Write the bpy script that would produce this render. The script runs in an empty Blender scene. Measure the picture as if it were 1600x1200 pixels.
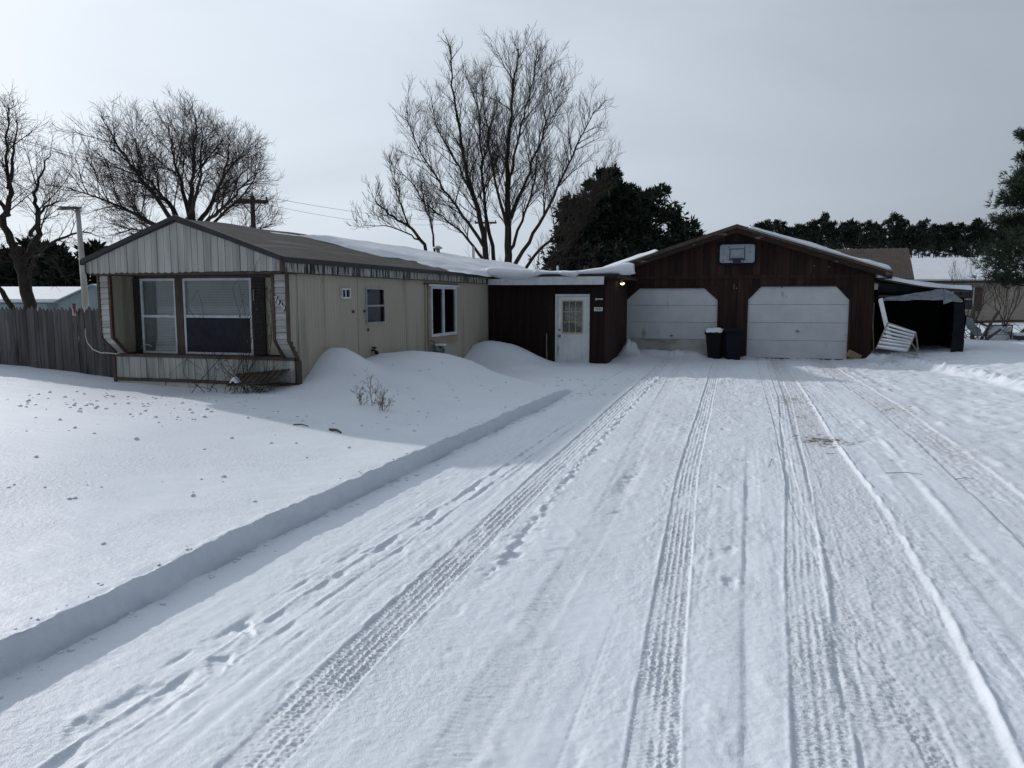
import bpy, bmesh, math, random
import numpy as np
from mathutils import Vector, Matrix

R = math.radians
scene = bpy.context.scene
COL = scene.collection

# ------------------------------------------------------------------ camera
cam_d = bpy.data.cameras.new('camera')
cam_d.sensor_width = 36.0
cam_d.lens = 27.0
cam_d.clip_start = 0.05
cam_d.clip_end = 3000
cam = bpy.data.objects.new('camera', cam_d)
cam.location = (0, 0, 1.77)
cam.rotation_euler = (R(90 - 6.42), 0, R(16.26))
COL.objects.link(cam)
scene.camera = cam

# ------------------------------------------------------------------ light
SUN_AZ, SUN_EL = R(65.5), R(26.0)          # azimuth left of +Y (the driveway's direction)
SUN_DIR = Vector((-math.sin(SUN_AZ) * math.cos(SUN_EL), math.cos(SUN_AZ) * math.cos(SUN_EL), math.sin(SUN_EL)))
sd = bpy.data.lights.new('sun', 'SUN')
sd.energy = 2.15
sd.angle = R(1.2)
sd.color = (1.0, 0.97, 0.93)
so = bpy.data.objects.new('sun', sd)
so.rotation_euler = SUN_DIR.to_track_quat('Z', 'Y').to_euler()
so.location = SUN_DIR * 80
COL.objects.link(so)

w = bpy.data.worlds.new('World')
scene.world = w
w.use_nodes = True
nt = w.node_tree
nt.nodes.clear()
N = nt.nodes.new
out = N('ShaderNodeOutputWorld')
bg = N('ShaderNodeBackground')
bg.inputs['Strength'].default_value = 0.1
sky = N('ShaderNodeTexSky')
sky.sky_type = 'NISHITA'
sky.sun_disc = False
sky.sun_elevation = SUN_EL
sky.sun_rotation = -SUN_AZ
sky.dust_density = 4.0
# a thin even veil of high cloud, brightest towards the sun
tc = N('ShaderNodeTexCoord')
nrm = N('ShaderNodeVectorMath'); nrm.operation = 'NORMALIZE'
dot = N('ShaderNodeVectorMath'); dot.operation = 'DOT_PRODUCT'
dot.inputs[1].default_value = SUN_DIR
acs = N('ShaderNodeMath'); acs.operation = 'ARCCOSINE'
sqr = N('ShaderNodeMath'); sqr.operation = 'POWER'; sqr.inputs[1].default_value = 2.0
mul = N('ShaderNodeMath'); mul.operation = 'MULTIPLY'; mul.inputs[1].default_value = -1.0 / R(80) ** 2
ex = N('ShaderNodeMath'); ex.operation = 'EXPONENT'
noi = N('ShaderNodeTexNoise'); noi.inputs['Scale'].default_value = 1.5; noi.inputs['Detail'].default_value = 5; noi.inputs['Distortion'].default_value = .6
mp = N('ShaderNodeMapping'); mp.inputs['Scale'].default_value = (1, 1, 3.5)
rmp = N('ShaderNodeMapRange'); rmp.inputs[1].default_value = .3; rmp.inputs[2].default_value = .7
rmp.inputs[3].default_value = .90; rmp.inputs[4].default_value = 1.09
vm1 = N('ShaderNodeVectorMath'); vm1.operation = 'SCALE'; vm1.inputs[0].default_value = (7.35, 8.12, 8.85)
add = N('ShaderNodeVectorMath'); add.operation = 'ADD'; add.inputs[1].default_value = (1.03, 1.24, 1.64)
scl = N('ShaderNodeVectorMath'); scl.operation = 'SCALE'
mix = N('ShaderNodeMix'); mix.data_type = 'RGBA'; mix.inputs[0].default_value = 0.94
L = nt.links.new
L(tc.outputs['Generated'], nrm.inputs[0]); L(nrm.outputs[0], dot.inputs[0]); L(dot.outputs['Value'], acs.inputs[0])
L(acs.outputs[0], sqr.inputs[0]); L(sqr.outputs[0], mul.inputs[0]); L(mul.outputs[0], ex.inputs[0]); L(ex.outputs[0], vm1.inputs['Scale'])
L(vm1.outputs[0], add.inputs[0]); L(add.outputs[0], scl.inputs[0])
L(tc.outputs['Generated'], mp.inputs[0]); L(mp.outputs[0], noi.inputs[0]); L(noi.outputs[0], rmp.inputs[0])
L(rmp.outputs[0], scl.inputs['Scale'])
L(sky.outputs[0], mix.inputs[6]); L(scl.outputs[0], mix.inputs[7])
L(mix.outputs[2], bg.inputs['Color']); L(bg.outputs[0], out.inputs[0])

vs = scene.view_settings
vs.view_transform = 'Standard'
vs.look = 'None'
vs.exposure = -0.02
vs.gamma = 1.0
vs.use_curve_mapping = False

rng = random.Random(7)
nprng = np.random.RandomState(11)

# ------------------------------------------------------------------ materials
MATS = {}
def new_mat(name):
    m = bpy.data.materials.new(name)
    m.use_nodes = True
    MATS[name] = m
    return m, m.node_tree, m.node_tree.nodes['Principled BSDF']

def mat(name, c1, c2=None, rough=0.7, scale=6.0, stretch=(1, 1, 1), bump=0.0, bscale=None, metallic=0.0, spec=0.4,
        contrast=(.35, .65), detail=5, per_obj=0.0, c3=None, c3scale=2.0, c3stretch=(1, 1, 1), c3range=(.55, .7)):
    """Two-tone noise material, optional third stain tone and per-object tint."""
    m, t, b = new_mat(name)
    n = t.nodes.new; l = t.links.new
    b.inputs['Roughness'].default_value = rough
    b.inputs['Metallic'].default_value = metallic
    b.inputs['Specular IOR Level'].default_value = spec
    tcd = n('ShaderNodeTexCoord')
    mpp = n('ShaderNodeMapping'); mpp.inputs['Scale'].default_value = stretch
    geo = n('ShaderNodeNewGeometry')
    l(geo.outputs['Position'], mpp.inputs[0])
    no = n('ShaderNodeTexNoise'); no.inputs['Scale'].default_value = scale; no.inputs['Detail'].default_value = detail
    l(mpp.outputs[0], no.inputs[0])
    col = None
    mr = n('ShaderNodeMapRange'); mr.inputs[1].default_value = contrast[0]; mr.inputs[2].default_value = contrast[1]
    l(no.outputs[0], mr.inputs[0])
    mx = n('ShaderNodeMix'); mx.data_type = 'RGBA'
    mx.inputs[6].default_value = (*c1, 1); mx.inputs[7].default_value = (*(c2 or c1), 1)
    l(mr.outputs[0], mx.inputs[0])
    col = mx.outputs[2]
    if c3:
        mp3 = n('ShaderNodeMapping'); mp3.inputs['Scale'].default_value = c3stretch
        l(geo.outputs['Position'], mp3.inputs[0])
        n3 = n('ShaderNodeTexNoise'); n3.inputs['Scale'].default_value = c3scale; n3.inputs['Detail'].default_value = 6
        l(mp3.outputs[0], n3.inputs[0])
        r3 = n('ShaderNodeMapRange'); r3.inputs[1].default_value = c3range[0]; r3.inputs[2].default_value = c3range[1]
        l(n3.outputs[0], r3.inputs[0])
        m3 = n('ShaderNodeMix'); m3.data_type = 'RGBA'; m3.inputs[7].default_value = (*c3, 1)
        l(r3.outputs[0], m3.inputs[0]); l(col, m3.inputs[6]); col = m3.outputs[2]
    if per_obj:
        oi = n('ShaderNodeObjectInfo')
        ro = n('ShaderNodeMapRange'); ro.inputs[3].default_value = 1 - per_obj; ro.inputs[4].default_value = 1 + per_obj
        l(oi.outputs['Random'], ro.inputs[0])
        vv = n('ShaderNodeVectorMath'); vv.operation = 'SCALE'
        l(col, vv.inputs[0]); l(ro.outputs[0], vv.inputs['Scale']); col = vv.outputs[0]
    l(col, b.inputs['Base Color'])
    if bump:
        bp = n('ShaderNodeBump'); bp.inputs['Strength'].default_value = bump; bp.inputs['Distance'].default_value = .02
        if bscale:
            nb = n('ShaderNodeTexNoise'); nb.inputs['Scale'].default_value = bscale; nb.inputs['Detail'].default_value = 4
            l(mpp.outputs[0], nb.inputs[0]); l(nb.outputs[0], bp.inputs['Height'])
        else:
            l(no.outputs[0], bp.inputs['Height'])
        l(bp.outputs[0], b.inputs['Normal'])
    return m

def snow_mat():
    m, t, b = new_mat('snow')
    n = t.nodes.new; l = t.links.new
    geo = n('ShaderNodeNewGeometry')
    at_d = n('ShaderNodeAttribute'); at_d.attribute_name = 'dirt'
    at_p = n('ShaderNodeAttribute'); at_p.attribute_name = 'pack'
    big = n('ShaderNodeTexNoise'); big.inputs['Scale'].default_value = .9; big.inputs['Detail'].default_value = 3
    l(geo.outputs['Position'], big.inputs[0])
    mx0 = n('ShaderNodeMix'); mx0.data_type = 'RGBA'
    mx0.inputs[6].default_value = (.685, .72, .785, 1); mx0.inputs[7].default_value = (.735, .77, .83, 1)
    l(big.outputs[0], mx0.inputs[0])
    mx1 = n('ShaderNodeMix'); mx1.data_type = 'RGBA'; mx1.inputs[7].default_value = (.62, .645, .695, 1)
    l(at_p.outputs['Fac'], mx1.inputs[0]); l(mx0.outputs[2], mx1.inputs[6])
    dn = n('ShaderNodeTexNoise'); dn.inputs['Scale'].default_value = 22; dn.inputs['Detail'].default_value = 6; dn.inputs['Roughness'].default_value = .7
    mpd = n('ShaderNodeMapping'); mpd.inputs['Scale'].default_value = (1, .45, 1)
    l(geo.outputs['Position'], mpd.inputs[0]); l(mpd.outputs[0], dn.inputs[0])
    dr = n('ShaderNodeMapRange'); dr.inputs[1].default_value = .38; dr.inputs[2].default_value = .68
    l(dn.outputs[0], dr.inputs[0])
    dm = n('ShaderNodeMath'); dm.operation = 'MULTIPLY'; dm.use_clamp = True
    l(dr.outputs[0], dm.inputs[0]); l(at_d.outputs['Fac'], dm.inputs[1])
    spn = n('ShaderNodeTexNoise'); spn.inputs['Scale'].default_value = 75; spn.inputs['Detail'].default_value = 3
    mps = n('ShaderNodeMapping'); mps.inputs['Scale'].default_value = (.55, 1, 1)
    l(geo.outputs['Position'], mps.inputs[0]); l(mps.outputs[0], spn.inputs[0])
    spr = n('ShaderNodeMapRange'); spr.inputs[1].default_value = .64; spr.inputs[2].default_value = .72; spr.inputs[4].default_value = .75
    l(spn.outputs[0], spr.inputs[0])
    spm = n('ShaderNodeMath'); spm.operation = 'MULTIPLY'; l(spr.outputs[0], spm.inputs[0]); l(at_p.outputs['Fac'], spm.inputs[1])
    mxs = n('ShaderNodeMix'); mxs.data_type = 'RGBA'; mxs.inputs[7].default_value = (.16, .16, .17, 1)
    l(spm.outputs[0], mxs.inputs[0]); l(mx1.outputs[2], mxs.inputs[6]); mx1 = mxs
    mx2 = n('ShaderNodeMix'); mx2.data_type = 'RGBA'; mx2.inputs[7].default_value = (.28, .24, .19, 1)
    l(dm.outputs[0], mx2.inputs[0]); l(mx1.outputs[2], mx2.inputs[6])
    l(mx2.outputs[2], b.inputs['Base Color'])
    b.inputs['Roughness'].default_value = .55
    b.inputs['Specular IOR Level'].default_value = .35
    f1 = n('ShaderNodeTexNoise'); f1.inputs['Scale'].default_value = 160; f1.inputs['Detail'].default_value = 2
    f2 = n('ShaderNodeTexNoise'); f2.inputs['Scale'].default_value = 28; f2.inputs['Detail'].default_value = 5
    l(geo.outputs['Position'], f1.inputs[0]); l(geo.outputs['Position'], f2.inputs[0])
    b1 = n('ShaderNodeBump'); b1.inputs['Strength'].default_value = .5; b1.inputs['Distance'].default_value = .006
    b2 = n('ShaderNodeBump'); b2.inputs['Strength'].default_value = .55; b2.inputs['Distance'].default_value = .012
    pn = n('ShaderNodeTexNoise'); pn.inputs['Scale'].default_value = .8; pn.inputs['Detail'].default_value = 4
    l(geo.outputs['Position'], pn.inputs[0])
    for bb_, lo, hi in ((b1, .12, .75), (b2, .10, .85)):
        pr_ = n('ShaderNodeMapRange'); pr_.inputs[1].default_value = .38; pr_.inputs[2].default_value = .64; pr_.inputs[3].default_value = lo; pr_.inputs[4].default_value = hi
        l(pn.outputs[0], pr_.inputs[0]); l(pr_.outputs[0], bb_.inputs['Strength'])
    l(f1.outputs[0], b1.inputs['Height']); l(f2.outputs[0], b2.inputs['Height'])
    l(b2.outputs[0], b1.inputs['Normal']); l(b1.outputs[0], b.inputs['Normal'])
    return m
snow_mat()

mat('roof_snow', (.70, .725, .77), (.76, .78, .82), rough=.6, scale=3, bump=.35, bscale=14)
mat('tan_metal', (.40, .37, .285), (.35, .325, .25), rough=.45, scale=1.2, stretch=(1, 1, .25), c3=(.20, .185, .145), c3scale=3, c3stretch=(1, 1, .1), c3range=(.58, .78))
mat('gable_board', (.43, .43, .40), (.26, .26, .24), rough=.85, scale=9, stretch=(1, 1, .08), bump=.3, per_obj=.14, c3=(.10, .10, .09), c3scale=14, c3stretch=(1, 1, .06), c3range=(.60, .76))
mat('wing_board', (.48, .48, .45), (.30, .30, .28), rough=.85, scale=9, stretch=(.12, 1, 1), bump=.3, per_obj=.12, c3=(.14, .14, .13), c3scale=10, c3stretch=(.1, 1, 1), c3range=(.6, .75))
mat('fascia_metal', (.42, .42, .38), (.30, .30, .27), rough=.6, scale=7, stretch=(1, 1, .1), c3=(.015, .015, .014), c3scale=16, c3stretch=(1, 1.3, .16), c3range=(.47, .58))
mat('brown_trim', (.085, .058, .042), (.05, .035, .027), rough=.7, scale=12, stretch=(1, 1, .3), bump=.2)
mat('rust_trim', (.10, .045, .032), (.06, .032, .025), rough=.7, scale=12, bump=.2)
mat('black_trim', (.012, .012, .014), (.022, .022, .024), rough=.5, scale=5)
mat('roofing', (.066, .058, .051), (.042, .038, .034), rough=.9, scale=3, stretch=(1, .5, 1), bump=.5, bscale=60, c3=(.15, .145, .135), c3scale=2.0, c3stretch=(3, .12, 1), c3range=(.60, .74))
mat('shutter', (.022, .02, .02), (.035, .03, .028), rough=.75, scale=20, stretch=(1, 1, .2), bump=.2)
mat('white_frame', (.62, .64, .65), (.5, .52, .53), rough=.5, scale=6, c3=(.3, .3, .29), c3scale=8, c3range=(.62, .75))
mat('alu_frame', (.42, .43, .43), (.30, .31, .31), rough=.45, scale=10, metallic=.3)
mat('blind', (.54, .55, .53), (.45, .46, .45), rough=.6, scale=3)
mat('curtain_dark', (.05, .055, .07), (.03, .033, .045), rough=.9, scale=4)
mat('screen_mesh', (.022, .024, .034), (.03, .032, .044), rough=.7, scale=9, spec=.15)
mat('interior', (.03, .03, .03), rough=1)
mat('skirt_panel', (.55, .54, .48), (.42, .41, .36), rough=.6, scale=4)
mat('plywood', (.33, .27, .19), (.26, .21, .15), rough=.8, scale=14, stretch=(1, .2, 1), bump=.2)
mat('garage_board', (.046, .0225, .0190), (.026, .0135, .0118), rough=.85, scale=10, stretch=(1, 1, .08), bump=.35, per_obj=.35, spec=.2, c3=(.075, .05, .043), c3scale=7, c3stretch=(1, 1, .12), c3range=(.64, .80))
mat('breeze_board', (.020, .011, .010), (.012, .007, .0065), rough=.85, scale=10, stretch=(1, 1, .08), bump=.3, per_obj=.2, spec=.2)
mat('rake_board', (.034, .020, .016), (.022, .0135, .011), rough=.8, scale=9, stretch=(.3, 1, 1), bump=.3, c3=(.22, .17, .13), c3scale=9, c3stretch=(.25, 1, .8), c3range=(.60, .72), spec=.25)
mat('door_white', (.60, .62, .635), (.53, .55, .57), rough=.45, scale=2.5, c3=(.30, .28, .24), c3scale=3.5, c3stretch=(1, 1, .5), c3range=(.63, .8), bump=.05)
mat('door_dirty', (.48, .49, .48), (.38, .355, .30), rough=.55, scale=4, c3=(.24, .185, .11), c3scale=3, c3stretch=(.4, 1, 1.6), c3range=(.5, .7))
mat('panel_door', (.68, .70, .70), (.58, .60, .61), rough=.5, scale=5, c3=(.20, .21, .19), c3scale=7, c3stretch=(1.4, 1, .35), c3range=(.62, .76))
mat('yellow_trim', (.50, .44, .20), (.40, .36, .18), rough=.6, scale=12)
mat('brass', (.25, .22, .2), (.18, .17, .16), rough=.35, metallic=.8)
mat('steel', (.20, .21, .22), (.12, .125, .13), rough=.5, metallic=.6, scale=9)
mat('black_plastic', (.006, .007, .009), (.009, .010, .012), rough=.75, spec=.2, scale=5)
mat('blue_black_plastic', (.006, .008, .016), (.009, .011, .02), rough=.75, spec=.2, scale=5)
mat('backboard', (.34, .39, .43), (.27, .31, .35), rough=.55, scale=7, c3=(.2, .22, .24), c3scale=14, c3range=(.6, .75))
mat('navy_paint', (.018, .022, .05), (.026, .03, .06), rough=.6, scale=10)
mat('white_mark', (.7, .72, .74), (.55, .57, .58), rough=.6, scale=20)
mat('bark', (.050, .042, .037), (.026, .022, .020), rough=.95, scale=9, stretch=(1, 1, .25), bump=.5, spec=.15)
mat('twig', (.060, .048, .040), (.038, .031, .027), rough=.95, scale=4, spec=.1)
mat('shrub_twig', (.24, .19, .13), (.14, .11, .08), rough=.9, scale=8, spec=.15)
mat('needles', (.034, .048, .034), (.015, .024, .017), rough=.8, scale=1.3, per_obj=.2, spec=.2)
mat('needles_near', (.042, .060, .034), (.018, .030, .019), rough=.75, scale=2.2, spec=.25)
mat('fence_wood', (.105, .10, .098), (.058, .055, .056), rough=.95, scale=10, stretch=(1, 1, .1), bump=.5, per_obj=.3, c3=(.03, .028, .028), c3scale=8, c3stretch=(1, 1, .2), c3range=(.6, .75))
mat('pole_white', (.50, .49, .46), (.36, .35, .32), rough=.7, scale=7, stretch=(1, 1, .3))
mat('pole_wood', (.075, .055, .045), (.045, .035, .03), rough=.9, scale=9, stretch=(1, 1, .2))
mat('wire', (.03, .03, .032), rough=.6)
mat('shed_metal', (.36, .42, .43), (.30, .36, .37), rough=.5, scale=2)
mat('shed_teal', (.20, .25, .255), (.16, .205, .21), rough=.5, scale=2, stretch=(6, 6, .2))
mat('house_siding', (.40, .35, .29), (.33, .285, .235), rough=.8, scale=3, stretch=(1, 1, 4))
mat('brown_roof', (.135, .095, .075), (.105, .075, .06), rough=.5, scale=2.5)
mat('tarp', (.014, .018, .021), (.008, .010, .012), rough=.85, spec=.12, scale=5, bump=.4)
mat('tarp_grey', (.22, .25, .275), (.13, .15, .17), rough=.6, scale=7, stretch=(1, 1, 3), bump=.5)
mat('old_wood', (.11, .085, .065), (.06, .048, .04), rough=.9, scale=8, stretch=(.3, 1, 1), bump=.4)
mat('pale_wood', (.32, .28, .24), (.22, .19, .165), rough=.85, scale=9, bump=.2)
mat('cardboard', (.30, .23, .15), (.22, .165, .11), rough=.85, scale=6)
mat('dark_metal', (.03, .03, .033), (.05, .045, .042), rough=.6, scale=10)
mat('straw', (.16, .12, .07), (.08, .06, .04), rough=.9, scale=30)
mat('cable', (.5, .49, .45), rough=.6)
mat('flag_cloth', (.45, .42, .42), (.17, .04, .05), rough=.85, scale=22, stretch=(1.5, 1, .12), contrast=(.47, .53), detail=0)
mat('flag_blue', (.03, .035, .09), rough=.85)

def glass_mat():
    m, t, b = new_mat('glass')
    n = t.nodes.new; l = t.links.new
    t.nodes.remove(b)
    o = [x for x in t.nodes if x.type == 'OUTPUT_MATERIAL'][0]
    g = n('ShaderNodeBsdfGlossy'); g.inputs['Roughness'].default_value = .03; g.inputs['Color'].default_value = (.86, .88, .9, 1)
    tr = n('ShaderNodeBsdfTransparent'); tr.inputs['Color'].default_value = (.80, .82, .82, 1)
    fr = n('ShaderNodeLayerWeight'); fr.inputs['Blend'].default_value = .5
    pw = n('ShaderNodeMath'); pw.operation = 'POWER'; pw.inputs[1].default_value = 4.0
    nn = n('ShaderNodeTexNoise'); nn.inputs['Scale'].default_value = 1.3
    bp = n('ShaderNodeBump'); bp.inputs['Strength'].default_value = .04
    l(nn.outputs[0], bp.inputs['Height']); l(bp.outputs[0], g.inputs['Normal'])
    ad = n('ShaderNodeMath'); ad.operation = 'MULTIPLY_ADD'; ad.inputs[1].default_value = .9; ad.inputs[2].default_value = .055; ad.use_clamp = True
    mxs = n('ShaderNodeMixShader')
    l(fr.outputs['Facing'], pw.inputs[0]); l(pw.outputs[0], ad.inputs[0]); l(ad.outputs[0], mxs.inputs[0]); l(tr.outputs[0], mxs.inputs[1]); l(g.outputs[0], mxs.inputs[2])
    l(mxs.outputs[0], o.inputs[0])
glass_mat()

def lace_mat():
    m, t, b = new_mat('lace')
    n = t.nodes.new; l = t.links.new
    geo = n('ShaderNodeNewGeometry')
    v = n('ShaderNodeTexVoronoi'); v.inputs['Scale'].default_value = 22
    no = n('ShaderNodeTexNoise'); no.inputs['Scale'].default_value = 30
    l(geo.outputs['Position'], v.inputs[0]); l(geo.outputs['Position'], no.inputs[0])
    mm = n('ShaderNodeMath'); mm.operation = 'MULTIPLY'
    l(v.outputs['Distance'], mm.inputs[0]); l(no.outputs[0], mm.inputs[1])
    r = n('ShaderNodeMapRange'); r.inputs[1].default_value = .1; r.inputs[2].default_value = .32
    l(mm.outputs[0], r.inputs[0])
    mx = n('ShaderNodeMix'); mx.data_type = 'RGBA'; mx.inputs[6].default_value = (.26, .25, .27, 1); mx.inputs[7].default_value = (.05, .05, .055, 1)
    l(r.outputs[0], mx.inputs[0]); l(mx.outputs[2], b.inputs['Base Color'])
    b.inputs['Roughness'].default_value = .9
lace_mat()

def bulb_mat():
    m, t, b = new_mat('bulb_glow')
    b.inputs['Emission Color'].default_value = (1.0, .72, .32, 1)
    b.inputs['Emission Strength'].default_value = 6
bulb_mat()

# ------------------------------------------------------------------ helpers
def tag(o, label=None, cat=None, group=None, kind=None):
    if label: o['label'] = label
    if cat: o['category'] = cat
    if group: o['group'] = group
    if kind: o['kind'] = kind
    return o

def thing(name, label, cat, loc=(0, 0, 0), rz=0, group=None):
    o = bpy.data.objects.new(name, None)
    o.empty_display_size = .2
    COL.objects.link(o)
    o.location = loc
    o.rotation_euler = (0, 0, rz)
    return tag(o, label, cat, group)

class MB:
    """Collects shapes (in the parent's local space), builds one mesh object."""
    def __init__(s): s.v = []; s.f = []
    def add(s, v, f):
        k = len(s.v); s.v += [tuple(a) for a in v]; s.f += [tuple(i + k for i in q) for q in f]; return s
    def box(s, x0, x1, y0, y1, z0, z1):
        return s.add([(x0, y0, z0), (x1, y0, z0), (x1, y1, z0), (x0, y1, z0), (x0, y0, z1), (x1, y0, z1), (x1, y1, z1), (x0, y1, z1)],
                     [(0, 3, 2, 1), (4, 5, 6, 7), (0, 1, 5, 4), (1, 2, 6, 5), (2, 3, 7, 6), (3, 0, 4, 7)])
    def obox(s, c, size, rot):
        m = rot if isinstance(rot, Matrix) else Matrix.Rotation(rot, 3, 'Z')
        h = Vector(size) / 2
        vs_ = []
        for dz in (-1, 1):
            for dx, dy in ((-1, -1), (1, -1), (1, 1), (-1, 1)):
                vs_.append(Vector(c) + m @ Vector((dx * h.x, dy * h.y, dz * h.z)))
        return s.add(vs_, [(0, 3, 2, 1), (4, 5, 6, 7), (0, 1, 5, 4), (1, 2, 6, 5), (2, 3, 7, 6), (3, 0, 4, 7)])
    def prism(s, poly, axis, a, b):
        """poly: 2D points; axis: 'x','y','z' extrusion axis from a to b. 2D coords are the remaining axes in order."""
        n = len(poly)
        def p(q, t):
            if axis == 'y': return (q[0], t, q[1])
            if axis == 'x': return (t, q[0], q[1])
            return (q[0], q[1], t)
        v = [p(q, a) for q in poly] + [p(q, b) for q in poly]
        f = [tuple(range(n)), tuple(range(2 * n - 1, n - 1, -1))] + [(i, i + n, (i + 1) % n + n, (i + 1) % n) for i in range(n)]
        return s.add(v, f)
    def tube(s, pts, rad, n=6, cap=True):
        pts = [Vector(p) for p in pts]
        rad = rad if hasattr(rad, '__len__') else [rad] * len(pts)
        base = len(s.v)
        d = (pts[1] - pts[0]).normalized()
        up = Vector((0, 0, 1)) if abs(d.z) < .9 else Vector((1, 0, 0))
        u = d.cross(up).normalized()
        for i, p in enumerate(pts):
            if i == 0: d = pts[1] - pts[0]
            elif i == len(pts) - 1: d = pts[-1] - pts[-2]
            else: d = pts[i + 1] - pts[i - 1]
            d = d.normalized() if d.length > 1e-9 else Vector((0, 0, 1))
            u = (u - d * u.dot(d))
            u = u.normalized() if u.length > 1e-6 else d.orthogonal().normalized()
            w_ = d.cross(u)
            for k in range(n):
                a = 2 * math.pi * k / n
                s.v.append(tuple(p + (u * math.cos(a) + w_ * math.sin(a)) * rad[i]))
        for i in range(len(pts) - 1):
            for k in range(n):
                a = base + i * n + k; b_ = base + i * n + (k + 1) % n
                s.f.append((a, b_, b_ + n, a + n))
        if cap:
            s.f.append(tuple(base + k for k in range(n - 1, -1, -1)))
            e = base + (len(pts) - 1) * n
            s.f.append(tuple(e + k for k in range(n)))
        return s
    def lathe(s, c, prof, n=16, axis='z'):
        base = len(s.v); c = Vector(c)
        for r, h in prof:
            for k in range(n):
                a = 2 * math.pi * k / n
                q = (r * math.cos(a), r * math.sin(a), h)
                if axis == 'y': q = (q[0], q[2], q[1])
                if axis == 'x': q = (q[2], q[0], q[1])
                s.v.append(tuple(c + Vector(q)))
        m = len(prof)
        for i in range(m - 1):
            for k in range(n):
                a = base + i * n + k; b_ = base + i * n + (k + 1) % n
                s.f.append((a, b_, b_ + n, a + n))
        s.f.append(tuple(base + k for k in range(n - 1, -1, -1)))
        s.f.append(tuple(base + (m - 1) * n + k for k in range(n)))
        return s
    def mesh(s, name, m, smooth=False):
        me = bpy.data.meshes.new(name)
        me.from_pydata(s.v, [], s.f)
        me.materials.append(MATS[m])
        if smooth:
            me.polygons.foreach_set('use_smooth', [True] * len(me.polygons))
        me.update()
        return me
    def build(s, name, m, parent=None, smooth=False, bevel=0):
        me = s.mesh(name, m, smooth)
        bm = bmesh.new(); bm.from_mesh(me)
        bmesh.ops.recalc_face_normals(bm, faces=bm.faces)
        if bevel:
            bmesh.ops.bevel(bm, geom=list(bm.edges), offset=bevel, segments=1, affect='EDGES')
        bm.to_mesh(me); bm.free()
        o = bpy.data.objects.new(name, me)
        COL.objects.link(o)
        if parent: o.parent = parent
        return o

def copy_tree(o, parent=None):
    c = o.copy(); COL.objects.link(c); c.parent = parent
    for ch in list(o.children): copy_tree(ch, c)
    return c

def grid_mesh(name, V, nr, nc, m, smooth=True, keep=None):
    """V: (nr*nc,3) array; quads between neighbours."""
    idx = np.arange(nr * nc).reshape(nr, nc)
    q = np.stack([idx[:-1, :-1], idx[:-1, 1:], idx[1:, 1:], idx[1:, :-1]], -1).reshape(-1, 4)
    if keep is not None: q = q[keep]
    me = bpy.data.meshes.new(name)
    me.vertices.add(len(V)); me.vertices.foreach_set('co', np.ascontiguousarray(V, np.float32).ravel())
    me.loops.add(q.size); me.loops.foreach_set('vertex_index', q.astype(np.int32).ravel())
    me.polygons.add(len(q))
    me.polygons.foreach_set('loop_start', np.arange(0, q.size, 4, dtype=np.int32))
    me.polygons.foreach_set('loop_total', np.full(len(q), 4, np.int32))
    if smooth: me.polygons.foreach_set('use_smooth', np.ones(len(q), bool))
    me.materials.append(MATS[m])
    me.update(); me.validate()
    return me

def text_mesh(name, s, size, m):
    cu = bpy.data.curves.new(name, 'FONT'); cu.body = s; cu.size = size; cu.extrude = .004
    cu.align_x = 'CENTER'; cu.align_y = 'CENTER'
    o = bpy.data.objects.new(name, cu); COL.objects.link(o)
    dg = bpy.context.evaluated_depsgraph_get()
    me = bpy.data.meshes.new_from_object(o.evaluated_get(dg))
    bpy.data.objects.remove(o); bpy.data.curves.remove(cu)
    me.materials.clear(); me.materials.append(MATS[m])
    return me

# ---- noise
TAB = nprng.rand(256, 256)
def vn(x, y, seed=0):
    x = x + seed * 17.31; y = y + seed * 9.77
    xi = np.floor(x).astype(int); yi = np.floor(y).astype(int)
    fx = x - xi; fy = y - yi
    fx = fx * fx * fx * (fx * (fx * 6 - 15) + 10); fy = fy * fy * fy * (fy * (fy * 6 - 15) + 10)
    a = TAB[xi & 255, yi & 255]; b = TAB[(xi + 1) & 255, yi & 255]
    c = TAB[xi & 255, (yi + 1) & 255]; d = TAB[(xi + 1) & 255, (yi + 1) & 255]
    return (a + (b - a) * fx) * (1 - fy) + (c + (d - c) * fx) * fy - .5
def fbm(x, y, o=4, seed=0, g=.5):
    r = 0; a = 1.0
    for i in range(o):
        r = r + a * vn(x * 2 ** i, y * 2 ** i, seed + i * 3); a *= g
    return r
def ss(a, b, x):
    t = np.clip((x - a) / (b - a), 0, 1)
    return t * t * (3 - 2 * t)
def gs(x, y, cx, cy, sx, sy, p=2):
    return np.exp(-(np.abs((x - cx) / sx) ** p + np.abs((y - cy) / sy) ** p))

# ------------------------------------------------------------------ snow ground
def bank_x(y):
    return np.interp(y, [-5, 2.6, 4.9, 7.1, 9, 11, 13.2, 14.5], [-3.23, -3.23, -3.24, -3.15, -3.07, -3.0, -2.9, -2.85]) \
        + .018 * fbm(y * 1.3, y * 0 + 3.3, 3, 5) + .012 * vn(y * 7, y * 0, 8)

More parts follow.
